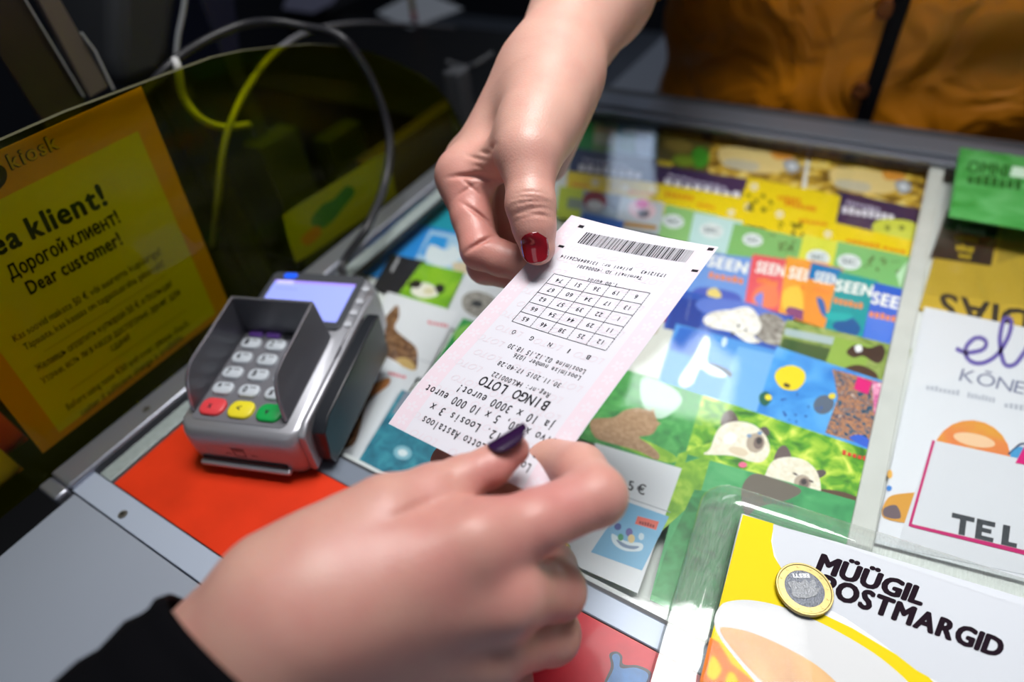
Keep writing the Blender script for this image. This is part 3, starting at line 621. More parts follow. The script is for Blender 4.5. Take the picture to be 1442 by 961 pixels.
# ------------------------------------------------------------------ clear tray with the printed insert
tu = np.array([math.cos(math.radians(5)), math.sin(math.radians(5)), 0]); tv = np.array([-tu[1], tu[0], 0])
TO = at_h(1045, 722, 0.020); TO[2] = 0       # far left corner of the printed plate
tray = thing('coin_tray', 'clear rounded acrylic coin tray with a printed insert, at the near right corner', 'coin tray', TO)
def TM(a, b, h): return TO + tu * a + tv * b + np.array([0, 0, h])
def rrect(x0, y0, x1, y1, r, n=8):
    out = []
    for cx, cy, a0 in ((x1 - r, y1 - r, 0), (x0 + r, y1 - r, 90), (x0 + r, y0 + r, 180), (x1 - r, y0 + r, 270)):
        for k in range(n + 1):
            an = math.radians(a0 + 90 * k / n); out.append((cx + r * math.cos(an), cy + r * math.sin(an)))
    return out
ACR = clear('acrylic', (0.95, 0.97, 0.96, 1), 1.62, 0.05, bump=0.05, haze=0.07)
mb = MB(); W_, D_ = 0.168, 0.118; m = 0.0195
rings = []
for off, z in ((0.0, 0.0004), (-0.001, 0.003), (-0.001, 0.009), (0.0005, 0.0125), (0.003, 0.0155), (0.0065, 0.0175), (0.0095, 0.0182), (0.0150, 0.0182), (0.0170, 0.0166), (0.0184, 0.0130), (0.0188, 0.0060)):
    rings.append([TM(x, y, z) for x, y in rrect(-m + off, -D_ - m + off, W_ + m - off, m - off, max(0.014 - off * .6, 0.003))])
n = len(rings[0]); vs = [p for r in rings for p in r]
fs = [(i * n + k, i * n + (k + 1) % n, (i + 1) * n + (k + 1) % n, (i + 1) * n + k) for i in range(len(rings) - 1) for k in range(n)] + [list(range(n))[::-1]]
mb.add(vs, fs, ACR); smooth_by_angle(mb.build('body', tray), 50)
mb = MB(); mb.prism(rrect(-0.0002, -D_, W_, 0.0002, 0.0008, 3), 0.0012, 0.0190, mat('#8d938f', 0.4, 0.2), TM); ped = mb.build('pedestal', tray)
mb = MB(); mb.prism(rrect(0.0003, -D_ + .0005, W_ - .0005, -0.0003, 0.0006, 3), 0.0190, 0.0194, WHITE, TM)
zi = 0.0194
a = Art(lambda x, y, h: at_h(x, y, zi + h), mb, 0.00003, 0.00002)
YL = mat('#eed416', 0.5, spec=0.08); OR = mat('#e07c2c', 0.5, spec=0.08, vary=0.1, bscale=80)
def tpx(*L): return [tuple(p) for p in L]
bl = (985, 961); 
# base colours: yellow left, white cloud on top, cup and coffee at the bottom
def inpoly_line(): pass
a.poly(YL, [(1046, 725), (1090, 738), (1086, 762), (1090, 784), (1100, 800), (1122, 846), (1160, 866), (1200, 885), (1250, 915), (1300, 945), (1340, 990), (1200, 1060), (1030, 1060), (961, 1055)])
a.poly(mat('#d3d8e0', 0.5, spec=0.08), [(1089, 739), (1180, 764), (1300, 800), (1440, 842), (1560, 878), (1520, 1040), (1420, 1010), (1340, 972), (1290, 944), (1240, 905), (1190, 870), (1150, 850), (1118, 824), (1096, 794), (1088, 768)])
a.poly(OR, [(1000, 898), (1012, 905), (1030, 935), (1062, 961), (1100, 1000), (1060, 1060), (963, 1055)])
a.blob(mat('#dcdee0', 0.5, spec=0.08), [(1010, 860), (1024, 848), (1060, 846), (1110, 858), (1180, 890), (1250, 935), (1300, 990), (1290, 1040), (1180, 1050), (1110, 1010), (1050, 945), (1018, 905), (1006, 880)])
a.blob(mix_print('print_coffee', ['#b5752e', '#d39a50', '#e0b06a'], 25), [(1014, 888), (1024, 884), (1060, 892), (1110, 914), (1160, 945), (1200, 990), (1190, 1020), (1120, 1000), (1070, 958), (1032, 916)])
for pts in ([(1002, 925), (1010, 930), (1016, 945), (1006, 958), (996, 950)], [(1026, 948), (1036, 952), (1042, 975), (1028, 985), (1020, 968)], [(985, 975), (998, 980), (994, 1000), (978, 996)]): a.blob(YL, pts)
a.poly(YL, [(1360, 990), (1380, 975), (1420, 965), (1470, 962), (1500, 990), (1480, 1060), (1350, 1060)])
INK = mat('#21151f', 0.6, spec=0.04)
a.text(INK, 'MÜÜGIL', (1150, 803), (1301, 854), (9, -22), 0.060, 0, 0.025)
a.text(INK, 'POSTMARGID', (1153, 834), (1411, 928), (9, -24), 0.060, 0, 0.025)
mb.build('printed_insert', tray)
mb = MB(); mb.prism(rrect(0.0002, -D_, W_, -0.0002, 0.0008, 3), 0.0197, 0.0206, clear('acrylic_cover', (0.985, 0.985, 0.985, 1), 1.12, 0.03), TM); mb.build('cover', tray)

# ------------------------------------------------------------------ coin
CZ = 0.0207
cc = at_h(1133, 829, CZ + 0.002); cc[2] = CZ
coin = thing('coin', 'one euro coin lying on the printed tray insert', 'coin', cc)
cr = math.radians(208); C_ = lambda a_, b_, h: cc + np.array([a_ * math.cos(cr) - b_ * math.sin(cr), a_ * math.sin(cr) + b_ * math.cos(cr), h])
BRASS = mat('#a3925e', 0.36, 0.8, bump=0.05, bscale=900); NICK = mat('#858a94', 0.42, 0.6, bump=0.6, bscale=1500)
mb = MB(); RO = 0.01195
mb.lathe([(RO - .0003, 0.0), (RO, 0.0003), (RO, 0.0019), (RO - .0002, 0.00215), (RO - .0008, 0.00215), (RO - .0011, 0.0019), (0.0083, 0.0019), (0.0083, 0.0)], BRASS, C_, 64)
for k in range(12):
    an = math.radians(30 * k); x, y = 0.0099 * math.cos(an), 0.0099 * math.sin(an)
    star = [(x + (0.00075 if i % 2 == 0 else 0.0003) * math.cos(math.radians(36 * i + 90)), y + (0.00075 if i % 2 == 0 else 0.0003) * math.sin(math.radians(36 * i + 90))) for i in range(10)]
    mb.prism(star, 0.0019, 0.00205, BRASS, C_)
smooth_by_angle(mb.build('outer_ring', coin), 30)
mb = MB(); mb.lathe([(0.0083, 0.0001), (0.0083, 0.00185), (0.0081, 0.0019)], NICK, C_, 64)
mp = [tuple(p) for p in curve_pts([(-0.0058, -0.001), (-0.0040, 0.0012), (-0.0015, 0.0022), (0.001, 0.0026), (0.0040, 0.0024), (0.0056, 0.0016), (0.0052, -0.0006), (0.0060, -0.0028), (0.0036, -0.0036), (0.0010, -0.0030), (-0.0012, -0.0042), (-0.0024, -0.0024), (-0.0030, -0.0034), (-0.0046, -0.0040), (-0.0050, -0.0024), (-0.0040, -0.0012)], 3, True)]
mp = [(x * 1.1, y * 1.25 + 0.0012) for x, y in mp]
mb.prism(mp, 0.0019, 0.00225, mat('#b4b8be', 0.38, 0.6, bump=0.8, bscale=1400), C_)
a = Art(C_, mb, 0.0021, 0.00001)
a.text(mat('#dfe2e6', 0.35, 0.5), 'EESTI', (-0.0036, -0.0066), (0.0034, -0.0066), (0, 0.0017), 0.03)
smooth_by_angle(mb.build('centre', coin), 30)

# ------------------------------------------------------------------ bingo ticket
TK_A, TK_B = (805, 303), (1012, 348)
pxc = np.array([721, 480.5])
def _vp(p, q, r, s):
    l = np.cross([*p, 1.0], [*q, 1.0]); m_ = np.cross([*r, 1.0], [*s, 1.0]); v = np.cross(l, m_); return v[:2] / v[2]
v1 = _vp((805, 303), (1012, 348), (547, 597), (752, 697)); v2 = _vp((805, 303), (547, 597), (1012, 348), (752, 697))
cu_ = np.array([*(v1 - pxc), F_PX]); cv_ = np.array([*(v2 - pxc), F_PX]); cu_ /= np.linalg.norm(cu_); cv_ /= np.linalg.norm(cv_)
cn_ = np.cross(cu_, cv_)
R3 = np.stack([R_RIGHT, R_DOWN, R_FWD], 1)
def _on(p):
    r = np.array([p[0] - 721, p[1] - 480.5, F_PX]); return r / (r @ cn_)
TKK = 0.074 / np.linalg.norm(_on(TK_A) - _on(TK_B))
def tk_world(p): return CAM + R3 @ (_on(p) * TKK)
pA, pB, pE, pFf = tk_world((805, 303)), tk_world((1012, 348)), tk_world((581, 546)), tk_world((815, 615))
TN = -(R3 @ cn_) / np.linalg.norm(cn_)
if TN @ (CAM - pA) < 0: TN = -TN
def tk_depth(px, py): return float((_on((px, py)) * TKK)[2])
VL, VR = 0.1148, 0.1062
LL = 0.1345
dL = (pE - pA) / VL; dR = (pFf - pB) / VR
pD = at_d(547, 597, tk_depth(547, 597)); pC = at_d(764, 702, tk_depth(764, 702) - 0.002)
def tk_edge(side, v):
    if side == 0:
        base, p1, vs_ = pA + dL * v, pD, VL
    else:
        base, p1, vs_ = pB + dR * v, pC, VR
    if v > 0.095:
        t = (v - 0.095) / (LL - 0.095); end0 = (pA + dL * LL) if side == 0 else (pB + dR * LL)
        base = base + (p1 - end0) * t * t
    return base
def TK(s, v, h):
    """s 0..0.074 from the edge at the clerk's thumb, v 0..LL from the clerk's end"""
    a_, b_ = tk_edge(0, v), tk_edge(1, v); t = s / 0.074
    return a_ + (b_ - a_) * t + TN * (h + 0.0016 * (t - .5) ** 2 * 4 - 0.0016)
ticket = thing('bingo_ticket', 'white and pink printed bingo ticket held by both hands', 'ticket', tk_world((780, 480)))
NU, NV = 12, 48; mb = MB()
PAPER = mat('#d2d1da', 0.55, spec=0.2)
for hh, flip in ((0.0, 0), (-0.00012, 1)):
    vs = [TK(0.074 * i / NU, LL * j / NV, hh) for j in range(NV + 1) for i in range(NU + 1)]
    fs = [(j * (NU + 1) + i, j * (NU + 1) + i + 1, (j + 1) * (NU + 1) + i + 1, (j + 1) * (NU + 1) + i) for j in range(NV) for i in range(NU)]
    mb.add(vs, [f[::-1] for f in fs] if not flip else fs, PAPER)
mb.build('paper', ticket, smooth=True)
mb = MB(); PINK = mat('#d9c9d3', 0.55, spec=0.2); PINK2 = mat('#d3c9d2', 0.55, spec=0.2); PW = mat('#d8d0d9', 0.55, spec=0.2)
def strip(m, s0, s1, v0, v1, h, nv=40):
    vs = []
    for j in range(nv + 1):
        v = v0 + (v1 - v0) * j / nv; vs += [TK(s0, v, h), TK(s1, v, h)]
    mb.add(vs, [(2 * j, 2 * j + 1, 2 * j + 3, 2 * j + 2) for j in range(nv)], m)
strip(PINK, 0.0003, 0.0085, 0.0003, LL - .0003, 0.00004); strip(PINK, 0.0655, 0.0737, 0.0003, LL - .0003, 0.00004)
a = Art(TK, mb, 0.00007, 0.0)
for s0 in (0.0045, 0.0695):                     # pale rosettes of the border
    for k in range(18):
        v = 0.006 + k * 0.0073
        for q in range(5):
            an = q * 1.257 + k; a.ell(PW, s0 + 0.0016 * math.cos(an), v + 0.0016 * math.sin(an), 0.0011, 0.0007, math.degrees(an), 8)
r = random.Random(1)
for k in range(17):                             # pale watermark lettering
    v = 0.0095 + k * 0.0076
    for q in range(3):
        s = 0.063 - q * 0.0195 - (k % 2) * 0.004
        a.text(PINK2, 'LOTO', (s, v), (s - 0.0125, v + 0.0004), (-0.0009, 0.0032), 0.01)
mb.build('pink_pattern', ticket)
mb = MB(); a = Art(TK, mb, 0.00012, 0.0); TI = mat('#1d1b22', 0.6, spec=0.1)
def sk(v): return 0.0034 * max(0.0, min(1.0, (0.075 - v) / 0.04))
def tl(text, sr, sl, v, hgt, bold=0.016, mono=0.62):
    """a printed line, reading from the far side: starts at sr, ends at sl (mm)"""
    v0 = v / 1000 - sk(v / 1000) * (sr - 35) / 45; v1 = v / 1000 - sk(v / 1000) * (sl - 35) / 45
    a.text(TI, text, (sr / 1000, v0), (sl / 1000, v1), (0, hgt / 1000), bold, mono)
# barcode and the registration marks
r = random.Random(11); s = 0.0135
def qd(s0, s1, v0, v1):
    f = lambda s_: sk(0.012) * (s_ - 0.035) / 0.045 * .8
    a.poly(TI, [(s0, v0 - f(s0)), (s1, v0 - f(s1)), (s1, v1 - f(s1)), (s0, v1 - f(s0))])
while s < 0.0655:
    w = r.choice([0.00022, 0.00022, 0.00044, 0.00066]); qd(s, s + w, 0.0064, 0.0140); s += w + r.choice([0.00028, 0.0003, 0.0005])
qd(0.0075, 0.0102, 0.0028, 0.0046); qd(0.0702, 0.0728, 0.0034, 0.0052); qd(0.0066, 0.0094, 0.0176, 0.0190); qd(0.0702, 0.0730, 0.0172, 0.0186)
tl('17312143   pileti nr: 1316849C26114', 62, 11.5, 22.6, 1.9)
tl('Terminali ID :40006301', 53, 22, 26.2, 1.9)
tl('1.00 eurot', 45.5, 31, 32.6, 2.0)
g0, g1, gv0, gv1 = 0.0153, 0.0608, 0.0345, 0.0668
gs = lambda i, j: (g0 + (g1 - g0) * i / 5, gv0 + (gv1 - gv0) * j / 5 - sk(gv0 + (gv1 - gv0) * j / 5) * (g0 + (g1 - g0) * i / 5 - 0.035) / 0.045)
for i in range(6):
    for j in range(5):
        p, q = gs(i, j), gs(i, j + 1); n_ = 1 if i in (0,) else 5
        for d in range(n_):
            f0, f1 = d / n_, (d + (1 if n_ == 1 else 0.78)) / n_
            a.line(TI, [(p[0] + (q[0] - p[0]) * f0, p[1] + (q[1] - p[1]) * f0), (p[0] + (q[0] - p[0]) * f1, p[1] + (q[1] - p[1]) * f1)], 0.00028)
for j in range(6):
    for i in range(5): a.line(TI, [gs(i, j), gs(i + 1, j)], 0.00026)
NUMS = [[12, 25, 38, 46, 65], [11, 29, 44, 54, 66], [1, 22, 39, 57, 62], [13, 17, 34, 60, 67], [6, 19, 36, 51, 74]]
for r_, row in enumerate(NUMS):
    for c_, nn in enumerate(row):
        t = str(nn); p = gs(4.5 - c_, 4.5 - r_); w = 0.0017 * len(t)
        a.text(TI, t, (p[0] + w / 2 + .0002, p[1] - 0.0012), (p[0] - w / 2 + .0002, p[1] - 0.0012 + sk(p[1]) * w / .045), (0, 0.0023), 0.016, 0.62)
for c_, ch in enumerate('BINGO'):
    p = gs(4.5 - c_, 5); wI = 0.0003 if ch == 'I' else 0.0008; a.text(TI, ch, (p[0] + wI, 0.0708), (p[0] - wI, 0.0708), (0, 0.0022), 0.018)
tl('Loosimine 02.12.15 18:30', 59.5, 22.2, 77.8, 2.5); tl('Loosimise number 1036', 59.5, 27.4, 81.3, 2.4)
tl('30.11.2015 17:40:28', 54.5, 24, 87.4, 2.3); tl('Reg.nr: HKL000122', 53.2, 25.3, 93.2, 2.4)
tl('BINGO LOTO', 56, 22.8, 96.8, 4.6, 0.022, 0.66)
tl('ja 10 x 3000 eurot!', 63.2, 16.4, 104.6, 3.9, 0.018); tl('Volvo xc60, 5 x 10 000 eurot', 70, 4.2, 110.6, 3.9, 0.018)
tl('12. -31.12. Loosis 3 x', 66.8, 11.6, 117.4, 3.9, 0.018); tl('Loto+ Loo Lotto Aastaloos', 64.2, 12, 124.2, 3.9, 0.018)
mb.build('printed_text', ticket)

# ------------------------------------------------------------------ card terminal
tO = at_h(355, 648, 0.005); tO[2] = 0.0
ta = math.radians(19); te1 = np.array([math.cos(ta), math.sin(ta), 0]); te2 = np.array([-math.sin(ta), math.cos(ta), 0])
term = thing('card_terminal', 'grey card payment terminal with privacy shield on the red mat and case edge', 'card terminal', tO)
def T(x, y, z): return tO + te1 * (x / 1000) + te2 * (y / 1000) + np.array([0, 0, z / 1000])
def zt(y): return 36 + 0.07 * (y - 8)
def TT(x, y, h): return T(x, y, zt(y) + h)
def TS(x, y, h): return T(x, y, zt(y) + h * 1000)
SIL = mat('#a3a4ab', 0.33, 0.45, bump=0.02, bscale=600); SILD = mat('#5d5e66', 0.36, 0.6); GUN = mat('#3f4047', 0.35, 0.5)
mb = MB(); rings = []
for off, fr in ((3, 0.0), (0.8, 0.10), (0, 0.30), (0, 0.62), (0.6, 0.80), (2.0, 0.93), (4.2, 1.0)):
    rings.append([T(x, y, 2.0 + fr * (zt(y) - 2.0)) for x, y in rrect(-39 + off, -5 + off, 44 - off, 134 - off, 13 - off * 0.8)])
n = len(rings[0])
mb.add([p for r in rings for p in r], [(i * n + k, i * n + (k + 1) % n, (i + 1) * n + (k + 1) % n, (i + 1) * n + k) for i in range(len(rings) - 1) for k in range(n)] + [list(range(n))[::-1], list(range((len(rings) - 1) * n, len(rings) * n))], SIL)
smooth_by_angle(mb.build('body', term), 50)
mb = MB(); mb.prism(rrect(-36, -2, 41, 131, 11), 0.95, 2.6, DARK, T); mb.build('base_pad', term)
# chip slot with its lip at the front
mb = MB(); mb.box((-27, -6.2, 10.2), (29, -3.5, 12.4), DARK, T); mb.build('card_slot', term)
mb = MB(); mb.box((-29, -8.6, 6.2), (31, -3.0, 9.6), mat('#b9bac2', 0.28, 0.35), T); smooth_by_angle(mb.build('slot_lip', term, bevel=0.0013, bseg=3), 50)
mb = MB(); a = Art(lambda x, y, h: T(x, -5.0 - h * 1000, y), mb); BK = mat('#22222a', 0.5)
a.line(BK, [(-3, 23), (-3, 16), (4, 16), (4, 23)], 0.9); a.line(BK, [(-1, 23), (-1, 20)], 0.8); a.line(BK, [(0.6, 23), (0.6, 20)], 0.8); a.line(BK, [(2.2, 23), (2.2, 20)], 0.8); a.line(BK, [(-4, 23), (5, 23)], 0.8)
for x in (-9, 8): a.line(BK, [(x, 17.5), (x + 2, 18.5), (x + 4, 17.5)], 0.7)
mb.build('chip_symbol', term)
# keypad field
mb = MB(); mb.prism(rrect(-30, 4, 32, 74, 4), -1.0, 0.35, mat('#77777e', 0.42, 0.2), TT); mb.build('keypad_plate', term)
kt = Art(TS, MB(), 0.0026, 0.0)
def key(x, y, w, d, m, txt=None, lab=None, tm=None, sub=False):
    mb = MB(); prof = ((0, 0.2), (0, 1.5), (0.5, 2.1), (1.3, 2.4)); rs = [[TT(px_, py_, z) for px_, py_ in rrect(x - w / 2 + o, y - d / 2 + o, x + w / 2 - o, y + d / 2 - o, min(w, d) * 0.42 - o * 0.5, 5)] for o, z in prof]
    nn = len(rs[0])
    mb.add([p for r in rs for p in r], [(i * nn + k, i * nn + (k + 1) % nn, (i + 1) * nn + (k + 1) % nn, (i + 1) * nn + k) for i in range(len(rs) - 1) for k in range(nn)] + [list(range((len(rs) - 1) * nn, len(rs) * nn))], m)
    if txt:
        ar = Art(TS, mb, 0.00248, 0.0)
        dx = -2.2 if sub else -1.3
        ar.text(tm or BK, txt, (x + dx - 1.2, y - 2.0), (x + dx + 1.5, y - 2.0), (0, 4.4), 0.03)
        if sub: scribble(ar, mat('#6a6a72', 0.5), x + 0.6, y + 1.2, x + 4.6, y + 1.2, -1.3, 3)
    o = smooth_by_angle(mb.build('key', term), 45)
    if lab: o['label'] = lab
KW = mat('#c3cad2', 0.35, vary=0.03)
rows = [['1', '2', '3'], ['4', '5', '6'], ['7', '8', '9'], ['*', '0', '#']]
for r_, row in enumerate(rows):
    for c_, t in enumerate(row): key(-20.0 + 17.8 * c_, 63 - 12.2 * r_, 13.6, 8.8, KW, t, None, None, True)
for c_, (m, lab) in enumerate(((mat('#e2444a', 0.4), 'red cancel key'), (mat('#ead92c', 0.4), 'yellow correction key'), (mat('#12a24c', 0.4), 'green confirm key'))):
    key(-19.0 + 18.8 * c_, 12.8, 16.2, 12.0, m, 'x<v'[c_] if c_ != 1 else '<', lab)
for c_, m in enumerate((mat('#7a50b4', 0.4), mat('#7a50b4', 0.4), GUN)): key(-20.5 + 12.5 * c_, 71.5, 10.5, 4.6, m, None, 'purple function key' if c_ < 2 else 'dark function key')
# display with dark bezel
mb = MB(); mb.prism(rrect(-36, 80, 35, 131, 4), -0.4, 1.4, mat('#4d4f55', 0.35, 0.2), TT)
smooth_by_angle(mb.build('display_bezel', term, bevel=0.0006), 50)
mb = MB(); mb.prism(rrect(-31, 86, 30.5, 122, 0.8, 2), 1.4, 1.7, mat('#8f9cf0', 0.3, emit=0.55), TT); a = Art(TS, mb, 0.00175, 0.00002)
a.poly(mat('#9a86ee', 0.3, emit=0.55), [(-31, 119.5), (30.5, 119.5), (30.5, 122), (-31, 122)]); a.poly(mat('#b9b4fa', 0.3, emit=0.6), [(-29, 118.4), (-16, 118.4), (-16, 122), (-29, 122)])
scribble(a, mat('#7f8ae0', 0.3, emit=0.4), -27, 113, -10, 113, -1.3, 7); scribble(a, mat('#7f8ae0', 0.3, emit=0.4), -12, 99, 6, 99, -1.2, 6)
mb.build('display', term)
mb = MB(); mb.prism(rrect(-27, 124.2, -16.5, 129.5, 2.6, 5), 1.4, 1.75, mat('#1f5af0', 0.3, emit=0.5), TT); mb.build('logo_badge', term)
for y in (86, 96.5, 107, 119):
    mb = MB(); mb.prism(rrect(35.6, y - 2.3, 41.4, y + 2.3, 2.2, 5), -0.3, 1.3, mat('#b9bcc4', 0.35), TT); o = mb.build('side_key', term, bevel=0.0004)
# privacy shield: back wall and two cheeks, 1.6 mm plastic
SH = mat('#5c5d64', 0.33, 0.3); SHR = mat('#9a9aa2', 0.25, 0.7)
mb = MB()
prof = [(8.5, 37.0), (10.5, 46), (14, 55), (18.5, 61), (25, 64), (46, 66.5), (73.5, 69.8), (74, 40)]
pts3 = curve_pts([np.array([p[0], p[1]]) for p in prof[:-1]], 5)
prof = [tuple(p) for p in pts3] + [(74.5, 40.0)]
for sx, x0, x1, fl in ((-1, -30.4, -28.9, 2.6), (1, 30.0, 31.5, -2.6)):
    f = lambda y, z, xx, fl=fl: T(xx + fl * (z - 40) / 30, y, z)
    mb.prism(prof, x0, x1, SH, f)
    rim = [f(y, z + 0.2, (x0 + x1) / 2) for y, z in prof[:-1]]
    mb.tube(rim, 0.0010, SHR, 8)
f = lambda x, z, yy: T(x, yy, z)
mb.prism([(-30.4, 40), (31.5, 40), (28.9, 69.8), (-27.8, 69.8)], 73.0, 74.5, SH, f)
mb.tube([f(-27.4, 70, 73.8), f(28.5, 70, 73.8)], 0.0010, SHR, 8)
smooth_by_angle(mb.build('privacy_shield', term), 40)
# silver flank and the black swipe reader on the right
mb = MB(); mb.prism([(-2, 6), (116, 6), (116, 42), (100, 44), (8, 39.0), (0, 35)], 41.0, 45.5, SIL, lambda y, z, x: T(x, y, z)); smooth_by_angle(mb.build('side_rail', term, bevel=0.0014, bseg=3), 50)
mb = MB(); a = Art(lambda y, x, h: T(x, y, 39.0 + (y - 8) * 0.0544 + h * 1000), mb, 0.0004)
a.line(BK, [(55, 42.4), (66, 42.4)], 0.7); a.line(BK, [(57, 43.8), (64, 43.8)], 0.7); a.line(mat('#d8d8de', 0.4), [(72, 43), (82, 43)], 0.5); mb.build('side_mark', term)
mb = MB(); mb.prism([(7, 2.5), (98, 2.5), (101, 8), (98, 41.5), (90, 43.0), (14, 39.0), (6, 33), (4, 12)], 47.4, 56.0, mat('#1d2026', 0.35), lambda y, z, x: T(x + (z - 42) * 0.09, y, z))
mb.prism([(9, 5), (94, 5), (94, 38), (12, 34)], 45.6, 47.6, DARK, lambda y, z, x: T(x + (z - 42) * 0.05, y, z))
smooth_by_angle(mb.build('swipe_reader', term, bevel=0.0022, bseg=3), 50)

# ------------------------------------------------------------------ yellow acrylic screen and the notice taped behind it
SX = -0.3812
TINT = clear('yellow_acrylic', (0.82, 0.84, 0.03, 1), 1.22, 0.07, 0.7)
top = [at_x(px, py, SX) for px, py in ((300, 82), (345, 72), (400, 66), (440, 63), (480, 65), (520, 73), (560, 88), (590, 104), (615, 122), (635, 146), (648, 172))]
z0 = at_x(100, 156, SX)[2]
out = [(-0.16, 0.0), (-0.16, z0)] + [(0.05, z0), (0.15, z0)] + [(p[1], p[2]) for p in top] + [(top[-1][1] + 0.012, 0.0)]
mb = MB(); mb.prism(out, SX - 0.0046, SX, TINT, lambda y, z, x: np.array([x, y, z]))
o = mb.build('acrylic_screen', bevel=0.0006); tag(o, 'transparent yellow acrylic screen with a curved far top corner standing along the left rail', 'screen')
scr = o; mb = MB(); edge = [np.array([SX - 0.0023, y, z + 0.0003]) for y, z in out[1:-1]]
mb.add([e + np.array([d, 0, 0]) for e in edge for d in (-0.0019, 0.0019)], [(2 * i, 2 * i + 1, 2 * i + 3, 2 * i + 2) for i in range(len(edge) - 1)], mat('#66634a', 0.5))
mb.build('sawn_edge', scr)
PXN = SX - 0.0056
def NP(x, y, h): return at_x(x, y, PXN) + np.array([h, 0, 0])
b0, b1 = at_x(322, 427, PXN), at_x(57, 659, PXN); t1 = at_x(197, 117, PXN)
dy = t1[1] - b0[1]; zt_, zb_ = t1[2] - 0.002, 0.014
yR = lambda z: b0[1] + dy * (z - b0[2]) / (t1[2] - b0[2]); yL = lambda z: yR(z) - 0.150
def NQ(u, v, h): z = zb_ + (zt_ - zb_) * v; return np.array([PXN + h, yL(z) + (yR(z) - yL(z)) * u, z])
mb = MB(); mb.add([NQ(0, 0, 0), NQ(1, 0, 0), NQ(1, 1, 0), NQ(0, 1, 0), NQ(0, 0, -.0003), NQ(1, 0, -.0003), NQ(1, 1, -.0003), NQ(0, 1, -.0003)], [(0, 1, 2, 3), (7, 6, 5, 4), (0, 4, 5, 1), (1, 5, 6, 2), (2, 6, 7, 3), (3, 7, 4, 0)], mat('#f7a81e', 0.6))
a = Art(NQ, mb, 0.00005, 0.00004)
a.poly(mat('#f2e03a', 0.6), [(0.09, 0.03), (0.915, 0.03), (0.915, 0.87), (0.09, 0.87)])
a = Art(NP, mb, 0.00012, 0.00002); NI = mat('#15140c', 0.6); NI2 = mat('#2a2410', 0.6)
def nl(text, p0, p1, h, bold=0.0, m=NI, gap=0.07): a.text(m, text, p0, p1, h, bold, 0, gap)
a.blob(NI, [(-20, 230), (6, 236), (8, 256), (-12, 274), (-30, 262)])
a.text(NI2, 'kiosk', (17, 239), (86, 207), (-9.5, -20), 0.055, 0, 0.05); a.text(mat('#f2c01c', 0.6), 'kiosk', (18, 238.4), (85, 207.4), (-9.2, -19.4), 0.014, 0, 0.13)
nl('Hea klient!', (-32, 374), (154, 286), (-13.5, -28), 0.042)
nl('Дорогой клиент!', (16, 394), (171, 312), (-9, -17), 0.03); nl('Dear customer!', (43, 415), (174, 343), (-9, -17), 0.03)
nl('Kas soovid maksta 50 € või suurema kupüüriga?', (21, 482), (228, 357), (-5.0, -8.8), 0, NI2); nl('Täpsusta, kas kassas on tagastusraha piisavalt!', (36, 494), (232, 374), (-5, -8.6), 0, NI2)
nl('Желаешь оплатить купюрой 50 € и больше?', (53, 524), (244, 402), (-5, -8.4), 0, NI2); nl('Уточни, есть ли в кассе достаточно денег для', (61, 541), (255, 414), (-5, -8.2), 0, NI2); nl('сдачи!', (158, 495), (184, 477), (-5, -8), 0, NI2)
nl('Before using note €50 and over, please check', (96, 578), (267, 457), (-4.8, -8), 0, NI2); nl('cashier if sufficient change is available.', (116, 586), (260, 476), (-4.6, -7.6), 0, NI2)
for p, q in (((62, 495), (232, 388)), ((98, 550), (262, 436))): a.line(mat('#b59a2a', 0.6), [p, q], 0.8)
tag(mb.build('customer_notice'), 'yellow paper notice in three languages taped behind the yellow acrylic screen', 'notice')

# ------------------------------------------------------------------ cables
CABM = mat('#26262b', 0.42)
def cable(name, label, pts, r, m=CABM):
    mb = MB(); mb.tube(curve_pts(pts, 8), r, m, 10); o = mb.build(name, smooth=True); tag(o, label, 'cable'); return o
cable('terminal_cable', 'black cable rising from the card terminal and arching over the yellow screen', [T(10, 128, 20), T(12, 140, 16), at_h(482, 376, 0.012), at_x(516, 322, -0.335), at_x(541, 262, -0.352), at_x(549, 205, -0.362), at_x(541, 160, -0.370), at_x(521, 108, -0.3745), at_x(494, 66, -0.3755), at_x(468, 46, -0.388), at_x(430, 38, -0.41), at_x(385, 31, -0.43), at_x(340, 36, -0.45), at_x(285, 60, -0.46), at_x(235, 96, -0.46), at_x(190, 150, -0.47)], 0.0034)
cable('looped_cable', 'grey cable looping behind the yellow screen', [at_x(640, 40, -0.62), at_x(560, 34, -0.60), at_x(500, 33, -0.56), at_x(440, 43, -0.52), at_x(392, 70, -0.48), at_x(356, 112, -0.45), at_x(330, 160, -0.44), at_x(314, 215, -0.44), at_x(306, 290, -0.45), at_x(300, 350, -0.47)], 0.0027, mat('#8a8a90', 0.4))
cable('curled_cable', 'short pale cable curled behind the screen beside the notice', [at_x(246, 84, -0.445), at_x(251, 98, -0.44), at_x(258, 135, -0.45), at_x(280, 165, -0.45), at_x(312, 179, -0.46), at_x(350, 176, -0.50)], 0.0028, mat('#d8d8d8', 0.4))

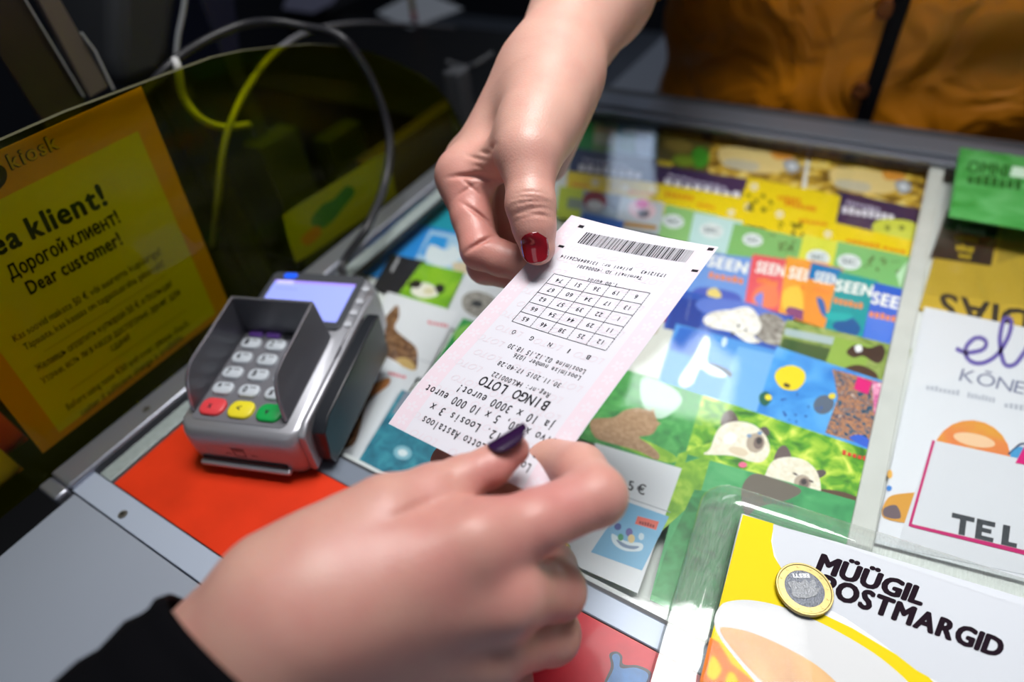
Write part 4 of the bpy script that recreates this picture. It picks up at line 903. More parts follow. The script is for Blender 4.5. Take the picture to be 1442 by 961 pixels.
# ------------------------------------------------------------------ people: one continuous skin surface per body, grown from tapering bones
def J(px, py, d, rpx): return (at_d(px, py, d), rpx * d / F_PX)
def W3(p, r): return (np.array(p, float), r)
class Field:
    def __init__(self, lo, hi, h):
        self.lo = np.array(lo, float); self.h = h; self.n = np.ceil((np.array(hi) - self.lo) / h).astype(int) + 1
        self.far = 0.05
    def new(self): return np.full(self.n, self.far, np.float32)
    def window(self, lo, hi, pad):
        a = np.clip(np.floor((lo - pad - self.lo) / self.h).astype(int), 0, self.n - 1); b = np.clip(np.ceil((hi + pad - self.lo) / self.h).astype(int) + 1, 1, self.n)
        sl = tuple(slice(i, j) for i, j in zip(a, b))
        g = np.meshgrid(*[(np.arange(i, j) * self.h + l).astype(np.float32) for i, j, l in zip(a, b, self.lo)], indexing='ij', sparse=True)
        return sl, g
    def cone(self, D, A, B, k, squash=None):
        (a, ra), (b, rb) = A, B; pad = max(ra, rb) + 0.022
        sl, (X, Y, Z) = self.window(np.minimum(a, b), np.maximum(a, b), pad)
        if any(s.start >= s.stop for s in sl): return
        d = b - a; L2 = float(d @ d) + 1e-12
        t = np.clip(((X - a[0]) * d[0] + (Y - a[1]) * d[1] + (Z - a[2]) * d[2]) / L2, 0, 1)
        qx, qy, qz = X - (a[0] + t * d[0]), Y - (a[1] + t * d[1]), Z - (a[2] + t * d[2])
        if squash is not None:
            nv, s = squash; c = (qx * nv[0] + qy * nv[1] + qz * nv[2]) * (1 / s - 1); qx, qy, qz = qx + c * nv[0], qy + c * nv[1], qz + c * nv[2]
        q = np.sqrt(qx * qx + qy * qy + qz * qz) - (ra + t * (rb - ra))
        D[sl] = smin(D[sl], q, k)
    def groove(self, D, c, nrm, half, depth, width, facing):
        """a shallow skin fold: plane through c with normal nrm, only on the facing side"""
        sl, (X, Y, Z) = self.window(c - half, c + half, 0.002)
        s = (X - c[0]) * nrm[0] + (Y - c[1]) * nrm[1] + (Z - c[2]) * nrm[2]
        r2 = (X - c[0]) ** 2 + (Y - c[1]) ** 2 + (Z - c[2]) ** 2
        fa = np.clip(((X - c[0]) * facing[0] + (Y - c[1]) * facing[1] + (Z - c[2]) * facing[2]) / (half * 0.5) + 1.2, 0, 1)
        D[sl] += depth * np.exp(-(s / width) ** 2) * np.exp(-r2 / (half * half * 0.55)) * fa
def smin(a, b, k):
    h = np.maximum(k - np.abs(a - b), 0) / k
    return np.minimum(a, b) - h * h * k * 0.25
def surface(D, lo, h):
    ins = D < 0; n = np.array(D.shape) - 1
    cnt = np.zeros(n, np.int8)
    for i in (0, 1):
        for j in (0, 1):
            for k in (0, 1): cnt += ins[i:n[0] + i, j:n[1] + j, k:n[2] + k]
    cells = np.argwhere((cnt > 0) & (cnt < 8)); idx = np.full(n, -1, np.int64); idx[tuple(cells.T)] = np.arange(len(cells))
    acc = np.zeros((len(cells), 3)); w = np.zeros(len(cells))
    cor = [np.array((i, j, k)) for i in (0, 1) for j in (0, 1) for k in (0, 1)]
    for a in range(8):
        for b in range(a + 1, 8):
            if np.abs(cor[a] - cor[b]).sum() != 1: continue
            da = D[tuple((cells + cor[a]).T)]; db = D[tuple((cells + cor[b]).T)]; m = (da < 0) != (db < 0)
            t = np.where(m, da / np.where(m, da - db, 1), 0)
            p = cor[a] + t[:, None] * (cor[b] - cor[a]); acc[m] += p[m]; w[m] += 1
    V = (cells + acc / w[:, None]) * h + lo; F = []
    for ax in range(3):
        o1, o2 = [(1, 2), (2, 0), (0, 1)][ax]
        s0 = [slice(None)] * 3; s1 = [slice(None)] * 3; s0[ax] = slice(0, -1); s1[ax] = slice(1, None)
        A, B = ins[tuple(s0)], ins[tuple(s1)]; E_ = np.argwhere(A != B); up = A[tuple(E_.T)]
        ok = (E_[:, o1] > 0) & (E_[:, o2] > 0) & (E_[:, o1] < n[o1]) & (E_[:, o2] < n[o2]); E_ = E_[ok]; up = up[ok]
        u = np.zeros(3, int); v = np.zeros(3, int); u[o1] = 1; v[o2] = 1
        q = np.stack([idx[tuple((E_ - u - v).T)], idx[tuple((E_ - v).T)], idx[tuple(E_.T)], idx[tuple((E_ - u).T)]], 1)
        q[~up] = q[~up][:, ::-1]; F.append(q)
    F = np.concatenate(F); F = F[(F >= 0).all(1)]
    return V, F
def relax(V, F, it):
    E_ = np.concatenate([F[:, [0, 1]], F[:, [1, 2]], F[:, [2, 3]], F[:, [3, 0]]]); E_ = np.concatenate([E_, E_[:, ::-1]])
    deg = np.bincount(E_[:, 0], minlength=len(V)).astype(float)[:, None]
    for i in range(it):
        for f in (0.5, -0.53):
            S_ = np.stack([np.bincount(E_[:, 0], V[E_[:, 1], c], len(V)) for c in range(3)], 1); V = V + f * (S_ / np.maximum(deg, 1) - V)
    return V
def body_mesh(name, parent, bones, fingers, kpalm, kroot, h, lo, hi, material, flush, grooves=(), kf=0.003, web=0.0014):
    fl = Field(lo, hi, h); Dp = fl.new()
    for b in bones: fl.cone(Dp, b[0], b[1], b[2] if len(b) > 2 and b[2] else kpalm, b[3] if len(b) > 3 else None)
    D = Dp.copy()
    for f in fingers:
        Df = fl.new()
        for i in range(len(f) - 1): fl.cone(Df, f[i], f[i + 1], kf)
        D = smin(D, smin(Df, Dp, kroot), web)
    for g in grooves:
        r_ = ray(g[0], g[1]); r_ = r_ / np.linalg.norm(r_); found = None
        for t in np.arange(0.10, 0.60, h * 0.5):
            k_ = np.round((CAM + r_ * t - fl.lo) / h).astype(int)
            if (k_ >= 0).all() and (k_ < fl.n).all() and D[tuple(k_)] < 0: found = CAM + r_ * t; break
        if found is not None: nv = np.array(g[2], float); fl.groove(D, found, nv / np.linalg.norm(nv), *g[3:], -r_)
    V, F = surface(D, fl.lo, h); V = relax(V, F, 2)
    me = bpy.data.meshes.new(name); me.from_pydata(V.tolist(), [], F.tolist()); me.materials.append(material)
    me.polygons.foreach_set('use_smooth', [True] * len(F))
    at = me.attributes.new('flush', 'FLOAT', 'POINT'); val = np.zeros(len(V))
    for p, rad, s in flush: val += s * np.exp(-((V - p) ** 2).sum(1) / (rad * rad))
    at.data.foreach_set('value', np.clip(val, 0, 1).astype(np.float32)); me.update()
    o = bpy.data.objects.new(name, me); COL.objects.link(o); o.parent = parent; o.matrix_parent_inverse = Matrix.Translation(parent.location).inverted()
    return o, BVHTree.FromPolygons([Vector(v) for v in V], F.tolist())
def nail(parent, bvh, c, along, nrm, L, Wd, m, label, lift=0.0004, taper=0.25, curve_r=None, tilt=0.0):
    along = along / np.linalg.norm(along); nrm = nrm - along * (nrm @ along); nrm /= np.linalg.norm(nrm); side = np.cross(along, nrm)
    NU_, NV_ = 14, 30; vs = []; last = 0
    for j in range(NV_ + 1):
        y = (j / NV_ - 0.5) * 2
        wy = Wd * 0.5 * max(1 - abs(y) ** 3.4, 0) ** (1 / 3.0)
        wy = max(wy, Wd * 0.13); wy *= 1 - taper * max(0, y)
        for i in range(NU_ + 1):
            x = (i / NU_ - 0.5) * 2 * wy
            p = c + along * (y * L / 2) + side * x
            hit = bvh.ray_cast(Vector(p + nrm * 0.006), Vector(-nrm), 0.011)
            r_ = curve_r or Wd * 0.62
            base = p + nrm * (math.sqrt(max(r_ * r_ - x * x, 0)) - r_)
            if hit[0] is not None:
                hp = np.array(hit[0]); dz = (hp - base) @ nrm
                base = base + nrm * max(min(dz, 0.0016), 0.0)
            vs.append(base + nrm * lift)
    V = np.array(vs).reshape(NV_ + 1, NU_ + 1, 3)
    for _ in range(10):
        V[0] = (V[0] * 2 + 2 * V[1] - V[2] + V[0]) / 4 if False else V[0]
        V[1:-1, 1:-1] = (V[:-2, 1:-1] + V[2:, 1:-1] + V[1:-1, :-2] + V[1:-1, 2:]) / 8 + V[1:-1, 1:-1] / 2
    mb = MB(); q = lambda k: [(j * (NU_ + 1) + i, j * (NU_ + 1) + i + 1, (j + 1) * (NU_ + 1) + i + 1, (j + 1) * (NU_ + 1) + i)[::k] for j in range(NV_) for i in range(NU_)]
    mb.add(V.reshape(-1, 3), q(1), m)
    o = mb.build('fingernail', parent, smooth=True); s = o.modifiers.new('thickness', 'SOLIDIFY'); s.thickness = 0.0006; s.offset = -0.4
    o['label'] = label; return o

# ---- the clerk behind the counter
clerk = thing('person', 'clerk in an orange-brown jacket handing over the ticket, red nails', 'person', (-0.02, 0.86, -0.90))
SK1 = skin_mat('clerk_skin', '#d0a394', '#ca8a80')
E1_ = at_d(778, 98, 0.335); E2_ = at_d(838, -16, 0.392); dirE = (E2_ - E1_) / np.linalg.norm(E2_ - E1_)
ELB = E1_ + dirE * 0.235
view = at_d(760, 200, 0.33) - CAM; view /= np.linalg.norm(view)
FL = (R_RIGHT * -0.2 + R_DOWN * 0.1 - R_FWD).astype(float); FL /= np.linalg.norm(FL)
wr = J(776, 100, 0.338, 58); cmc = J(770, 135, 0.318, 50)
bones = [
    (W3(ELB, 0.043), J(838, -16, 0.392, 78)), (J(838, -16, 0.392, 78), wr, 0.012),
    (wr, J(756, 150, 0.338, 48)),
    (J(752, 130, 0.338, 44), J(655, 245, 0.336, 30)), (J(752, 135, 0.342, 42), J(664, 228, 0.356, 30)),
    (J(762, 140, 0.350, 40), J(694, 228, 0.374, 28)), (J(775, 140, 0.358, 36), J(735, 238, 0.388, 24)),
    (J(806, 160, 0.362, 25), J(776, 232, 0.384, 22), 0.006),
    (cmc, J(744, 212, 0.292, 36)), (J(790, 110, 0.330, 44), J(764, 175, 0.306, 44)),
    (J(742, 205, 0.300, 24), J(672, 248, 0.326, 20)),
    (J(794, 78, 0.3195, 12), J(806, 140, 0.332, 12), 0.008),
]
thumb = [J(752, 178, 0.302, 38), J(745, 222, 0.2895, 35), J(747, 288, 0.2835, 34.5), J(752, 318, 0.2845, 30), J(757, 349, 0.2865, 25)]
tzi = tk_depth(757, 372)
index = [J(650, 250, 0.334, 33), J(664, 305, 0.324, 28), J(677, 352, 0.316, 28), J(705, 364, 0.312, 24.5), J(735, 372, 0.309, 24), J(790, 374, 0.309, 20)]
middle = [J(662, 228, 0.356, 28), J(672, 310, 0.345, 26), J(684, 374, 0.333, 26), J(728, 388, 0.322, 22), J(780, 392, 0.318, 19)]
ring_ = [J(694, 228, 0.374, 27), J(700, 325, 0.358, 25), J(738, 352, 0.345, 22), J(764, 330, 0.345, 19)]
pinky = [J(735, 238, 0.388, 22), J(738, 300, 0.376, 21), J(757, 315, 0.362, 19), J(768, 298, 0.360, 16)]
ax = thumb[2][0] - thumb[1][0]; ax /= np.linalg.norm(ax)
fingpl = index[2][0] - index[1][0]; fingpl /= np.linalg.norm(fingpl)
gr = []
for dy_, dp in ((-15, .0005), (-8, .0008), (-2, .0013), (4, .0007), (8, .0012), (14, .0007), (19, .0004)):
    gr.append((748 + dy_ * .1, 285 + dy_, ax + 0.10 * math.sin(dy_ * 1.7) * R_RIGHT, 0.0120, dp, 0.0007))
for px, py, n_, hf, dp, w_ in ((672, 300, R_DOWN * .80 - R_RIGHT * .55, .012, .0020, .0010), (690, 316, R_DOWN * .75 - R_RIGHT * .6, .010, .0016, .0010), (680, 340, R_DOWN * .87 + R_RIGHT * .5, .012, .0026, .0011),
        (655, 247, R_DOWN, .014, .0020, .0012), (690, 250, R_DOWN * .99 - R_RIGHT * .12, .014, .0026, .0013), (655, 268, R_DOWN * .8 + R_RIGHT * .5, .008, .0008, .0008), (662, 262, R_DOWN * .7 - R_RIGHT * .6, .008, .0008, .0008),
        (668, 222, R_DOWN * .85 - R_RIGHT * .5, .012, .0008, .0009), (680, 214, R_DOWN * .8 - R_RIGHT * .55, .012, .0009, .0009), (692, 206, R_DOWN * .7 - R_RIGHT * .65, .012, .0009, .0009), (676, 235, R_DOWN * .9 - R_RIGHT * .4, .010, .0006, .0008)):
    gr.append((px, py, n_, hf, dp, w_))
flush = [(at_d(750, 330, .285), .014, .5), (at_d(660, 330, .318), .022, .5), (at_d(700, 370, .31), .022, .6), (at_d(690, 280, .33), .028, .7), (at_d(745, 240, .28), .018, .3), (at_d(640, 250, .33), .016, .35)]
hand1, bvh1 = body_mesh('body', clerk, bones, [thumb, index, middle, ring_, pinky], 0.018, 0.013, 0.0008,
                        np.array([-0.30, 0.17, 0.06]), np.maximum(ELB + 0.05, np.array([-0.02, 0.5, 0.30])), SK1, flush, gr)
th = thumb[-1][0] - thumb[2][0]
hit = bvh1.ray_cast(Vector(CAM), Vector(ray(753.5, 349)))
nc = np.array(hit[0]) if hit[0] is not None else at_d(753.5, 349, 0.277)
vd = -(ray(753.5, 349) / np.linalg.norm(ray(753.5, 349)))
nail(clerk, bvh1, nc, th, vd, 0.0137, 0.0124, mat('#7c0a18', 0.14, coat=1.0), 'dark red varnished thumbnail', 0.0008, 0.06)

# jacket: torso with soft folds, upper sleeve, dark zip and press studs
JK = mat('#c4780f', 0.34, bump=0.9, bscale=13, vary=0.06)
for n_ in JK.node_tree.nodes:
    if n_.type == 'BUMP': n_.inputs['Distance'].default_value = 0.02
    if n_.type == 'TEX_NOISE': n_.inputs['Distortion'].default_value = 1.2; n_.inputs['Detail'].default_value = 2
rs = np.random.RandomState(7); dirs = rs.normal(size=(16, 3)); fr = rs.uniform(6, 26, 16); ph = rs.uniform(0, 6.28, 16)
def folds(p):
    s = 0
    for d, f_, q in zip(dirs, fr, ph): s += math.sin((p[0] * d[0] * 0.8 + p[1] * d[1] * 0.3 + p[2] * d[2] * 1.5) * f_ + q + 1.6 * math.sin(p[0] * 9 + q)) / 16 * (14 / f_)
    return s
TC = np.array([-0.020, 0.895]); mb = MB(); NA, NZ = 120, 70; vs = []
def torso(an, z):
    k = (z + 0.55) / 1.05
    rx = 0.268 + 0.02 * math.sin(k * 3.1) - (0.10 * max(0, k - 0.86) / 0.14 if k > 0.86 else 0); ry = 0.158 + 0.016 * math.sin(k * 3) - (0.06 * max(0, k - 0.86) / 0.14 if k > 0.86 else 0)
    c, s = math.cos(an), math.sin(an); e = 0.8
    p = np.array([TC[0] + rx * abs(c) ** e * (1 if c > 0 else -1), TC[1] + ry * abs(s) ** e * (1 if s > 0 else -1), z])
    g = 0.042 * folds(p) - 0.010 * math.exp(-((z + 0.53) / 0.03) ** 2)
    return p + np.array([c * rx, s * ry, 0]) / 0.2 * g
for j in range(NZ + 1):
    for i in range(NA): vs.append(torso(2 * math.pi * i / NA, -0.55 + 1.05 * j / NZ))
fs = [(j * NA + i, j * NA + (i + 1) % NA, (j + 1) * NA + (i + 1) % NA, (j + 1) * NA + i) for j in range(NZ) for i in range(NA)] + [list(range(NA))[::-1], list(range(NZ * NA, NZ * NA + NA))]
mb.add(vs, fs, JK)
SHO = np.array([-0.225, 0.835, 0.415]); path = curve_pts([SHO + (0.05, 0.01, 0.02), SHO, (SHO + ELB) / 2 + np.array([-0.02, 0.0, -0.01]), ELB + (SHO - ELB) * 0.08, ELB - dirE * 0.03], 7)
sl = MB(); sl.tube(path, [0.085 - 0.027 * i / (len(path) - 1) + 0.003 * math.sin(i * 2.1) for i in range(len(path))], JK, 28)
mb.add(sl.v, sl.f, JK)
jacket = mb.build('jacket', clerk, smooth=True)
def front(x, z): # the torso's front surface at x
    best = min((torso(an, z) for an in np.linspace(math.pi * 1.1, math.pi * 1.9, 161)), key=lambda p: abs(p[0] - x)); return best
zp = at_y(1215, 180, 0.685); zq = at_y(1270, 0, 0.685)
mb = MB(); vs = []; ZN = 34
for j in range(ZN + 1):
    z = -0.35 + 0.80 * j / ZN; x = zp[0] + (zq[0] - zp[0]) * (z - zp[2]) / (zq[2] - zp[2]) * 1.0
    x = max(-0.06, min(0.10, x)); p = front(x, z); vs += [p + np.array([-0.0075, -0.004, 0]), p + np.array([0, -0.0075, 0]), p + np.array([0.0075, -0.004, 0])]
mb.add(vs, [(3 * j + k, 3 * j + k + 1, 3 * j + k + 4, 3 * j + k + 3) for j in range(ZN) for k in (0, 1)], mat('#0b0a10', 0.6, 0.0, 0.12))
zo = mb.build('zip', jacket, smooth=True)
for px, py in ((1240, 20), (1216, 136)):
    q = at_y(px, py, 0.69); p = front(q[0], q[2]) + np.array([0, -0.002, 0]); mb = MB()
    mb.lathe([(0.0085, -0.002), (0.0085, 0.002), (0.006, 0.0032), (0.003, 0.0026)], mat('#6e3a12', 0.35, 0.3), lambda a_, b_, h, p=p: p + np.array([a_, -h, b_]), 20)
    so = mb.build('press_stud', jacket)

# ---- the customer on this side of the counter
cust = thing('person', 'customer in a black sleeve reaching in from the lower left, purple nails', 'person', (-0.25, -0.35, -0.90))
SK2 = skin_mat('customer_skin', '#cf9f90', '#c67f7a')
w2 = J(340, 930, 0.190, 98)
SL0, SL1 = at_d(338, 938, 0.190), at_d(90, 1215, 0.163); ds = (SL1 - SL0) / np.linalg.norm(SL1 - SL0)
bones = [
    (W3(SL0 + ds * 0.11, 0.030), w2, 0.012), (w2, J(440, 860, 0.186, 88)),
    (J(430, 862, 0.186, 76), J(668, 764, 0.192, 50)), (J(420, 880, 0.188, 78), J(712, 838, 0.196, 48)),
    (J(410, 920, 0.192, 78), J(690, 912, 0.206, 46)), (J(400, 960, 0.198, 76), J(640, 980, 0.220, 42)),
    (J(392, 826, 0.190, 72), J(540, 728, 0.201, 46)),
    (J(470, 800, 0.194, 56), J(640, 745, 0.203, 26)),
]
thumb2 = [J(500, 748, 0.199, 48), J(545, 722, 0.202, 46), J(608, 692, 0.209, 37), J(652, 674, 0.214, 31), J(692, 657, 0.2175, 28), J(724, 634, 0.2205, 22)]
z_dip = tk_depth(775, 655)
index2 = [J(665, 762, 0.193, 50), J(755, 735, 0.201, 44), J(840, 698, 0.212, 42), J(816, 664, 0.226, 38), J(778, 648, z_dip + 0.0105, 32), J(700, 655, tk_depth(700, 655) + 0.0105, 26)]
middle2 = [J(712, 838, 0.196, 47), J(784, 832, 0.222, 40), J(775, 800, 0.240, 36), J(716, 704, 0.262, 32), J(634, 652, 0.268, 28)]
ring2 = [J(690, 912, 0.206, 45), J(776, 893, 0.232, 40), J(755, 860, 0.252, 34), J(715, 795, 0.272, 30), J(664, 758, 0.278, 26)]
pinky2 = [J(640, 980, 0.220, 40), J(715, 960, 0.248, 34), J(700, 925, 0.262, 30), J(672, 868, 0.278, 26), J(640, 836, 0.282, 22)]
flush = [(at_d(660, 740, .19), .03, .35), (at_d(770, 760, .205), .022, .7), (at_d(790, 870, .215), .016, .6), (at_d(720, 645, .21), .012, .5), (at_d(840, 690, .2), .012, .25), (at_d(520, 860, .17), .03, .2)]
UP = -R_FWD
gr = [(650, 712, R_DOWN * .97 + R_RIGHT * .2, 0.016, 0.0022, 0.0016), (590, 716, R_DOWN * .97 + R_RIGHT * .25, 0.014, 0.0012, 0.0016)]
hand2, bvh2 = body_mesh('body', cust, bones, [thumb2, index2, middle2, ring2, pinky2], 0.014, 0.009, 0.0011,
                        np.array([-0.24, -0.14, 0.02]), np.array([0.03, 0.20, 0.24]), SK2, flush, gr)
tdir = at_d(741, 606, 0.2195) - at_d(694, 634, 0.2175)
nn_ = -R_RIGHT * 0.46 - R_DOWN * 0.80 - R_FWD * 0.36
nail(cust, bvh2, at_d(714, 614, 0.2150), tdir, nn_, 0.0150, 0.0105, mat('#2c1038', 0.16, coat=1.0), 'dark purple varnished thumbnail', 0.0005, 0.14)
# sleeve: thick black cuff
BLK = mat('#07070b', 0.9, 0.0, 0.08, bump=0.3, bscale=500); mb = MB()
path = curve_pts([SL0 + ds * s for s in (0.000, 0.02, 0.06, 0.12, 0.22)], 6); k = len(path)
mb.tube(path, [0.0300 + 0.012 * (i / (k - 1)) + 0.0008 * math.sin(i * 1.9) for i in range(k)], BLK, 36, caps=False)
o = mb.build('sleeve', cust, smooth=True); s = o.modifiers.new('cloth', 'SOLIDIFY'); s.thickness = 0.0022; s.offset = 1
# thin gold ring on the middle finger
A_, B_ = middle2[2][0], middle2[3][0]; d_ = (B_ - A_) / np.linalg.norm(B_ - A_); u_ = np.cross(d_, R_RIGHT); u_ /= np.linalg.norm(u_); v_ = np.cross(d_, u_); c_ = A_ + d_ * 0.003
rr_ = middle2[2][1] * 1.03; mb = MB()
cir = [c_ + (u_ * math.cos(t) + v_ * math.sin(t)) * rr_ for t in np.linspace(0, 2 * math.pi, 41)]
mb.tube(cir, 0.0009, mat('#d8b05a', 0.2, 0.95), 8, caps=False); o = mb.build('finger_ring', cust, smooth=True); o['label'] = 'thin gold ring'

# ------------------------------------------------------------------ the clerk's side desk behind the screen
mb = MB(); mb.box((-1.35, -0.35, -0.24), (-0.392, 1.10, -0.20), mat('#141416', 0.5)); mb.box((-1.33, -0.30, -0.90), (-0.42, 1.05, -0.24), mat('#101012', 0.6))
tag(mb.build('side_desk', bevel=0.002), 'black side desk behind the yellow screen', 'desk')
def slab(name, parent, px, x, t, m, down=None, bevel=0.0, smooth=False):
    p = [at_x(a_, b_, x) for a_, b_ in px]; mb = MB()
    pts = [(q[1], q[2]) for q in p]
    if down is not None: pts = [(y, max(z, down)) for y, z in pts]
    mb.prism(pts, x - t, x, m, lambda y, z, h: np.array([h, y, z])); return mb.build(name, parent, bevel=bevel)
def standing(px, x):  # outline closed down to the desk top
    p = [at_x(a_, b_, x) for a_, b_ in px]; return [(q[1], q[2]) for q in p] + [(p[-1][1], -0.1995), (p[0][1], -0.1995)]
def stand_slab(name, parent, px, x, t, m, bevel=0.0):
    mb = MB(); mb.prism(standing(px, x), x - t, x, m, lambda y, z, h: np.array([h, y, z])); return mb.build(name, parent, bevel=bevel)
st = thing('leaflet_stand', 'dim clear leaflet stand behind the screen, top left corner', 'stand', (-0.5, 0.2, -0.2))
stand_slab('back_plate', st, [(-90, -60), (0, -60), (118, 136), (128, 160)], -0.508, 0.003, mat('#2c2422', 0.35), 0.0006)
mb = MB(); mb.tube([at_x(0, -62, -0.504), at_x(36, 0, -0.504), at_x(118, 136, -0.504)], 0.0006, mat('#c9c9cc', 0.3), 6); mb.build('polished_edge', st)
mb = MB(); q = [at_x(a_, b_, -0.500) for a_, b_ in ((22, -60), (52, -60), (154, 122), (128, 138))]
mb.prism([(p[1], p[2]) for p in q] , -0.506, -0.500, mat('#6e645e', 0.4), lambda y, z, h: np.array([h, y, z])); mb.build('side_strip', st, bevel=0.0006)
mb = MB(); mb.tube([at_x(114, 46, -0.497), at_x(134, 72, -0.497), at_x(160, 126, -0.497)], 0.0009, mat('#cfd0d4', 0.3), 6); mb.build('front_edge', st)
dv = thing('monitor', 'dark grey rounded monitor with a bright silver edge behind the screen', 'monitor', (-0.58, 0.29, -0.2))
mb = MB(); out = [at_x(a_, b_, -0.56) for a_, b_ in ((158, -70), (266, -70), (252, 40), (247, 80), (238, 112), (176, 130), (160, 80))]
pts = [(p[1], p[2]) for p in out]; mb.prism(pts, -0.66, -0.56, mat('#3c3e41', 0.5), lambda y, z, h: np.array([h, y, z])); smooth_by_angle(mb.build('shell', dv, bevel=0.014, bseg=4), 60)
mb = MB(); mb.tube(curve_pts([at_x(268, -70, -0.557), at_x(259, 10, -0.557), at_x(251, 50, -0.557), at_x(248, 82, -0.557)], 5), 0.0022, mat('#c8ccd2', 0.3, 0.3), 8); mb.build('silver_edge', dv, smooth=True)
mb = MB(); mb.lathe([(0.05, 0.0), (0.05, 0.008), (0.016, 0.012), (0.014, 0.33)], mat('#2a2b2e', 0.5), lambda a_, b_, h: np.array([-0.61 + a_, at_x(215, 60, -0.6)[1] + b_, -0.1995 + h]), 24); smooth_by_angle(mb.build('foot', dv), 40)
o = stand_slab('paper_box', None, [(258, -60), (326, -60), (340, 84)], -0.64, 0.09, mat('#363a58', 0.5), 0.003); tag(o, 'bluish box standing behind the monitor edge and the black cable', 'box')
mb = MB(); mb.box((-0.388, 0.690, -0.90), (-0.312, 1.35, -0.09), mat('#8f97a6', 0.5))  # block added to brighten the gap where the floor came out too dark
tag(mb.build('gap_block', bevel=0.003), 'grey low cabinet between the clerk\'s arm and the jacket', 'cabinet')
# black cash drawer with papers on it
mb = MB(); mb.box((-1.05, 0.66, -0.1995), (-0.47, 1.02, -0.07), mat('#0c0c0f', 0.45)); mb.box((-0.472, 0.68, -0.18), (-0.466, 1.0, -0.085), mat('#131317', 0.4))
tag(mb.build('cash_drawer', bevel=0.004), 'black cash drawer on the side desk, left of the clerk\'s arm', 'drawer')
def flat(name, label, cat, px, z, m, t=0.002):
    p = [at_h(a_, b_, z) for a_, b_ in px]; mb = MB(); mb.prism([(q[0], q[1]) for q in p], z - t, z, m, lambda x, y, h: np.array([x, y, h])); o = mb.build(name); tag(o, label, cat); return o
flat('paper_sheet', 'pale paper sheet on the cash drawer under a yellow pen', 'paper', [(530, 18), (590, -14), (652, 12), (578, 40)], -0.0675, mat('#e6eaf0', 0.5))
pen = thing('pen', 'yellow pen with a red end standing over the pale paper', 'pen', at_h(583, 30, -0.06))
p0 = at_h(584, 32, -0.062); p1 = p0 + np.array([-0.02, 0.03, 0.11]); mb = MB(); mb.tube([p0 + (p1 - p0) * 0.16, p1], 0.0055, mat('#e6c414', 0.4), 12); mb.build('barrel', pen, smooth=True)
mb = MB(); mb.tube([p0, p0 + (p1 - p0) * 0.16], 0.0057, mat('#b8241c', 0.4), 12); mb.build('end_cap', pen, smooth=True)
flat('paper_slip', 'lavender grey paper slip at the top edge, left of the yellow pen', 'paper', [(398, 12), (408, -14), (482, -14), (468, 4), (440, 18)], -0.045, mat('#8f8ea6', 0.5))
mb = MB(); c = at_h(405, 0, -0.05); mb.box((-1.20, 0.98, -0.1995), (-1.06, 1.09, -0.050), mat('#101014', 0.5)); tag(mb.build('card_box', bevel=0.003), 'black box on the far end of the side desk', 'box')
mb = MB(); mb.tube(curve_pts([at_x(628, 88, -0.47), at_x(655, 96, -0.455), at_x(672, 90, -0.44), at_x(694, 76, -0.43)], 6), 0.004, mat('#45474c', 0.5), 8); tag(mb.build('cord', smooth=True), 'grey cord just left of the clerk\'s wrist', 'cord')
mb = MB(); p = at_x(644, 112, -0.45); mb.box((p[0] - 0.012, p[1] - 0.012, -0.1995), (p[0] + 0.012, p[1] + 0.012, p[2] + 0.012), mat('#54565b', 0.5)); tag(mb.build('power_adapter', bevel=0.003), 'small grey plug block behind the far end of the screen', 'adapter')
# boxes added for the olive-lit patches seen through the yellow screen
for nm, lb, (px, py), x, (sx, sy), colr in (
        ('carton', 'dark grey-green carton added for a lit patch behind the middle of the screen', (400, 215), -0.62, (0.03, 0.03), '#444c44'),
        ('carton', 'dark grey carton added for a lit patch behind the screen, nearer its far end', (490, 205), -0.62, (0.028, 0.034), '#323a38'),
        ('carton', 'dark olive carton added for a lit patch behind the screen beside the notice', (300, 150), -0.80, (0.05, 0.04), '#46462e'),
        ('carton', 'long dark amber carton added behind the far end of the screen', (588, 205), -0.50, (0.02, 0.09), '#4c3c16')):
    p = at_x(px, py, x); mb = MB(); mb.box((x - sx, p[1] - sy, -0.1995), (x, p[1] + sy, max(p[2] + 0.02, -0.17)), mat(colr, 0.5)); o = mb.build(nm, bevel=0.002); tag(o, lb, 'carton')
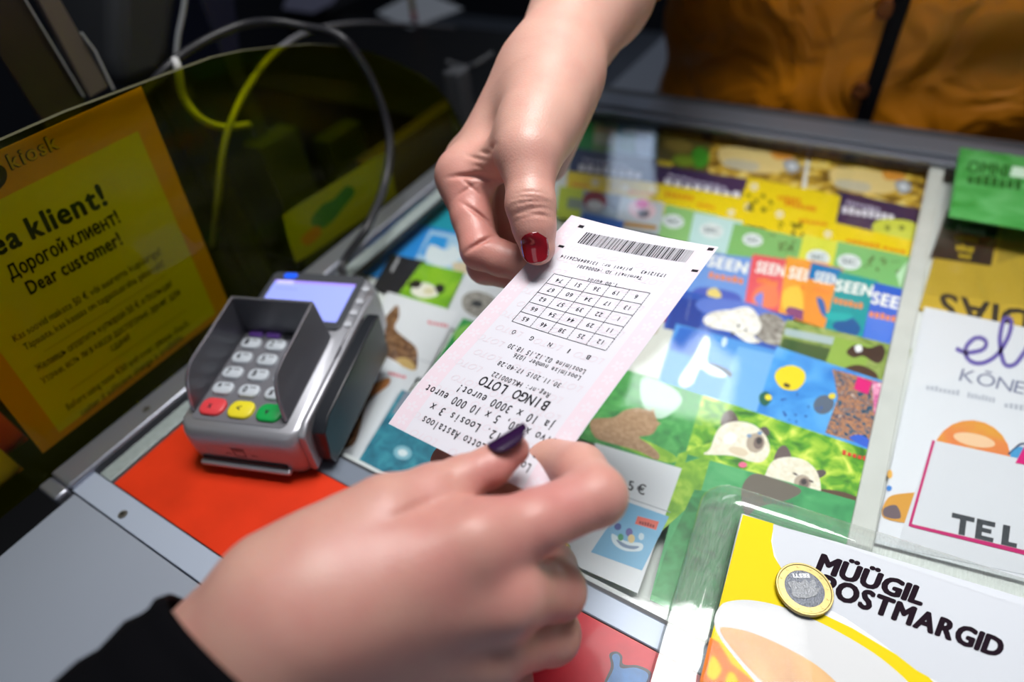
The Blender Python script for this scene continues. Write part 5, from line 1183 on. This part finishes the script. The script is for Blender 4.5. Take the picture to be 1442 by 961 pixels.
# sticker on the far part of the screen
mb = MB(); sq = [at_x(a_, b_, SX - 0.0052) for a_, b_ in curve_pts([(400, 312), (404, 300), (470, 258), (536, 218), (546, 222), (556, 268), (552, 280), (480, 330), (424, 366), (414, 362)], 3, True)]
mb.prism([(p[1], p[2]) for p in sq], SX - 0.0054, SX - 0.0050, mat('#b8b440', 0.6), lambda y, z, h: np.array([h, y, z]))
a = Art(lambda x, y, h: at_x(x, y, SX - 0.0050) + np.array([h, 0, 0]), mb, 0.00005)
a.blob(mat('#2f7a5a', 0.6), [(438, 312), (452, 290), (470, 280), (488, 262), (500, 270), (486, 290), (470, 310), (452, 322)]); a.blob(mat('#d88a2c', 0.6), [(424, 336), (446, 318), (452, 330), (434, 346)])
tag(mb.build('sticker'), 'rounded yellow sticker on the far part of the acrylic screen', 'sticker')
# snack packs on the lower ledge at the left edge
for lb, e_, t_, b_, colr, x in (('orange-red snack pack at the left edge of the picture', (26, 604), (8, 566), (8, 652), '#e8501c', -0.425), ('yellow snack pack in front of the orange-red one, left edge', (19, 648), (4, 622), (4, 694), '#f0c81c', -0.398)):
    yr = at_x(*e_, x)[1]; zt2, zb2 = at_x(*t_, x)[2], at_x(*b_, x)[2]; mb = MB(); NN = 12; vs = []
    for side in (1, -1):
        for j in range(NN + 1):
            for i in range(NN + 1):
                u, v = i / NN * 2 - 1, j / NN * 2 - 1; bul = 0.010 * max(0, (1 - u ** 4) * (1 - v ** 4)) ** 0.6
                vs.append((x - 0.006 + side * bul * 0.6, yr - 0.05 + u * 0.05, (zt2 + zb2) / 2 + v * (zt2 - zb2) / 2))
    M_ = (NN + 1) ** 2; fs = []
    for j in range(NN):
        for i in range(NN):
            k = j * (NN + 1) + i; fs.append((k, k + 1, k + NN + 2, k + NN + 1)); fs.append((M_ + k, M_ + k + NN + 1, M_ + k + NN + 2, M_ + k + 1))
    mb.add(vs, fs, mat(colr, 0.35, vary=0.1, bscale=40)); o = mb.build('snack_pack', smooth=True); tag(o, lb, 'snack')
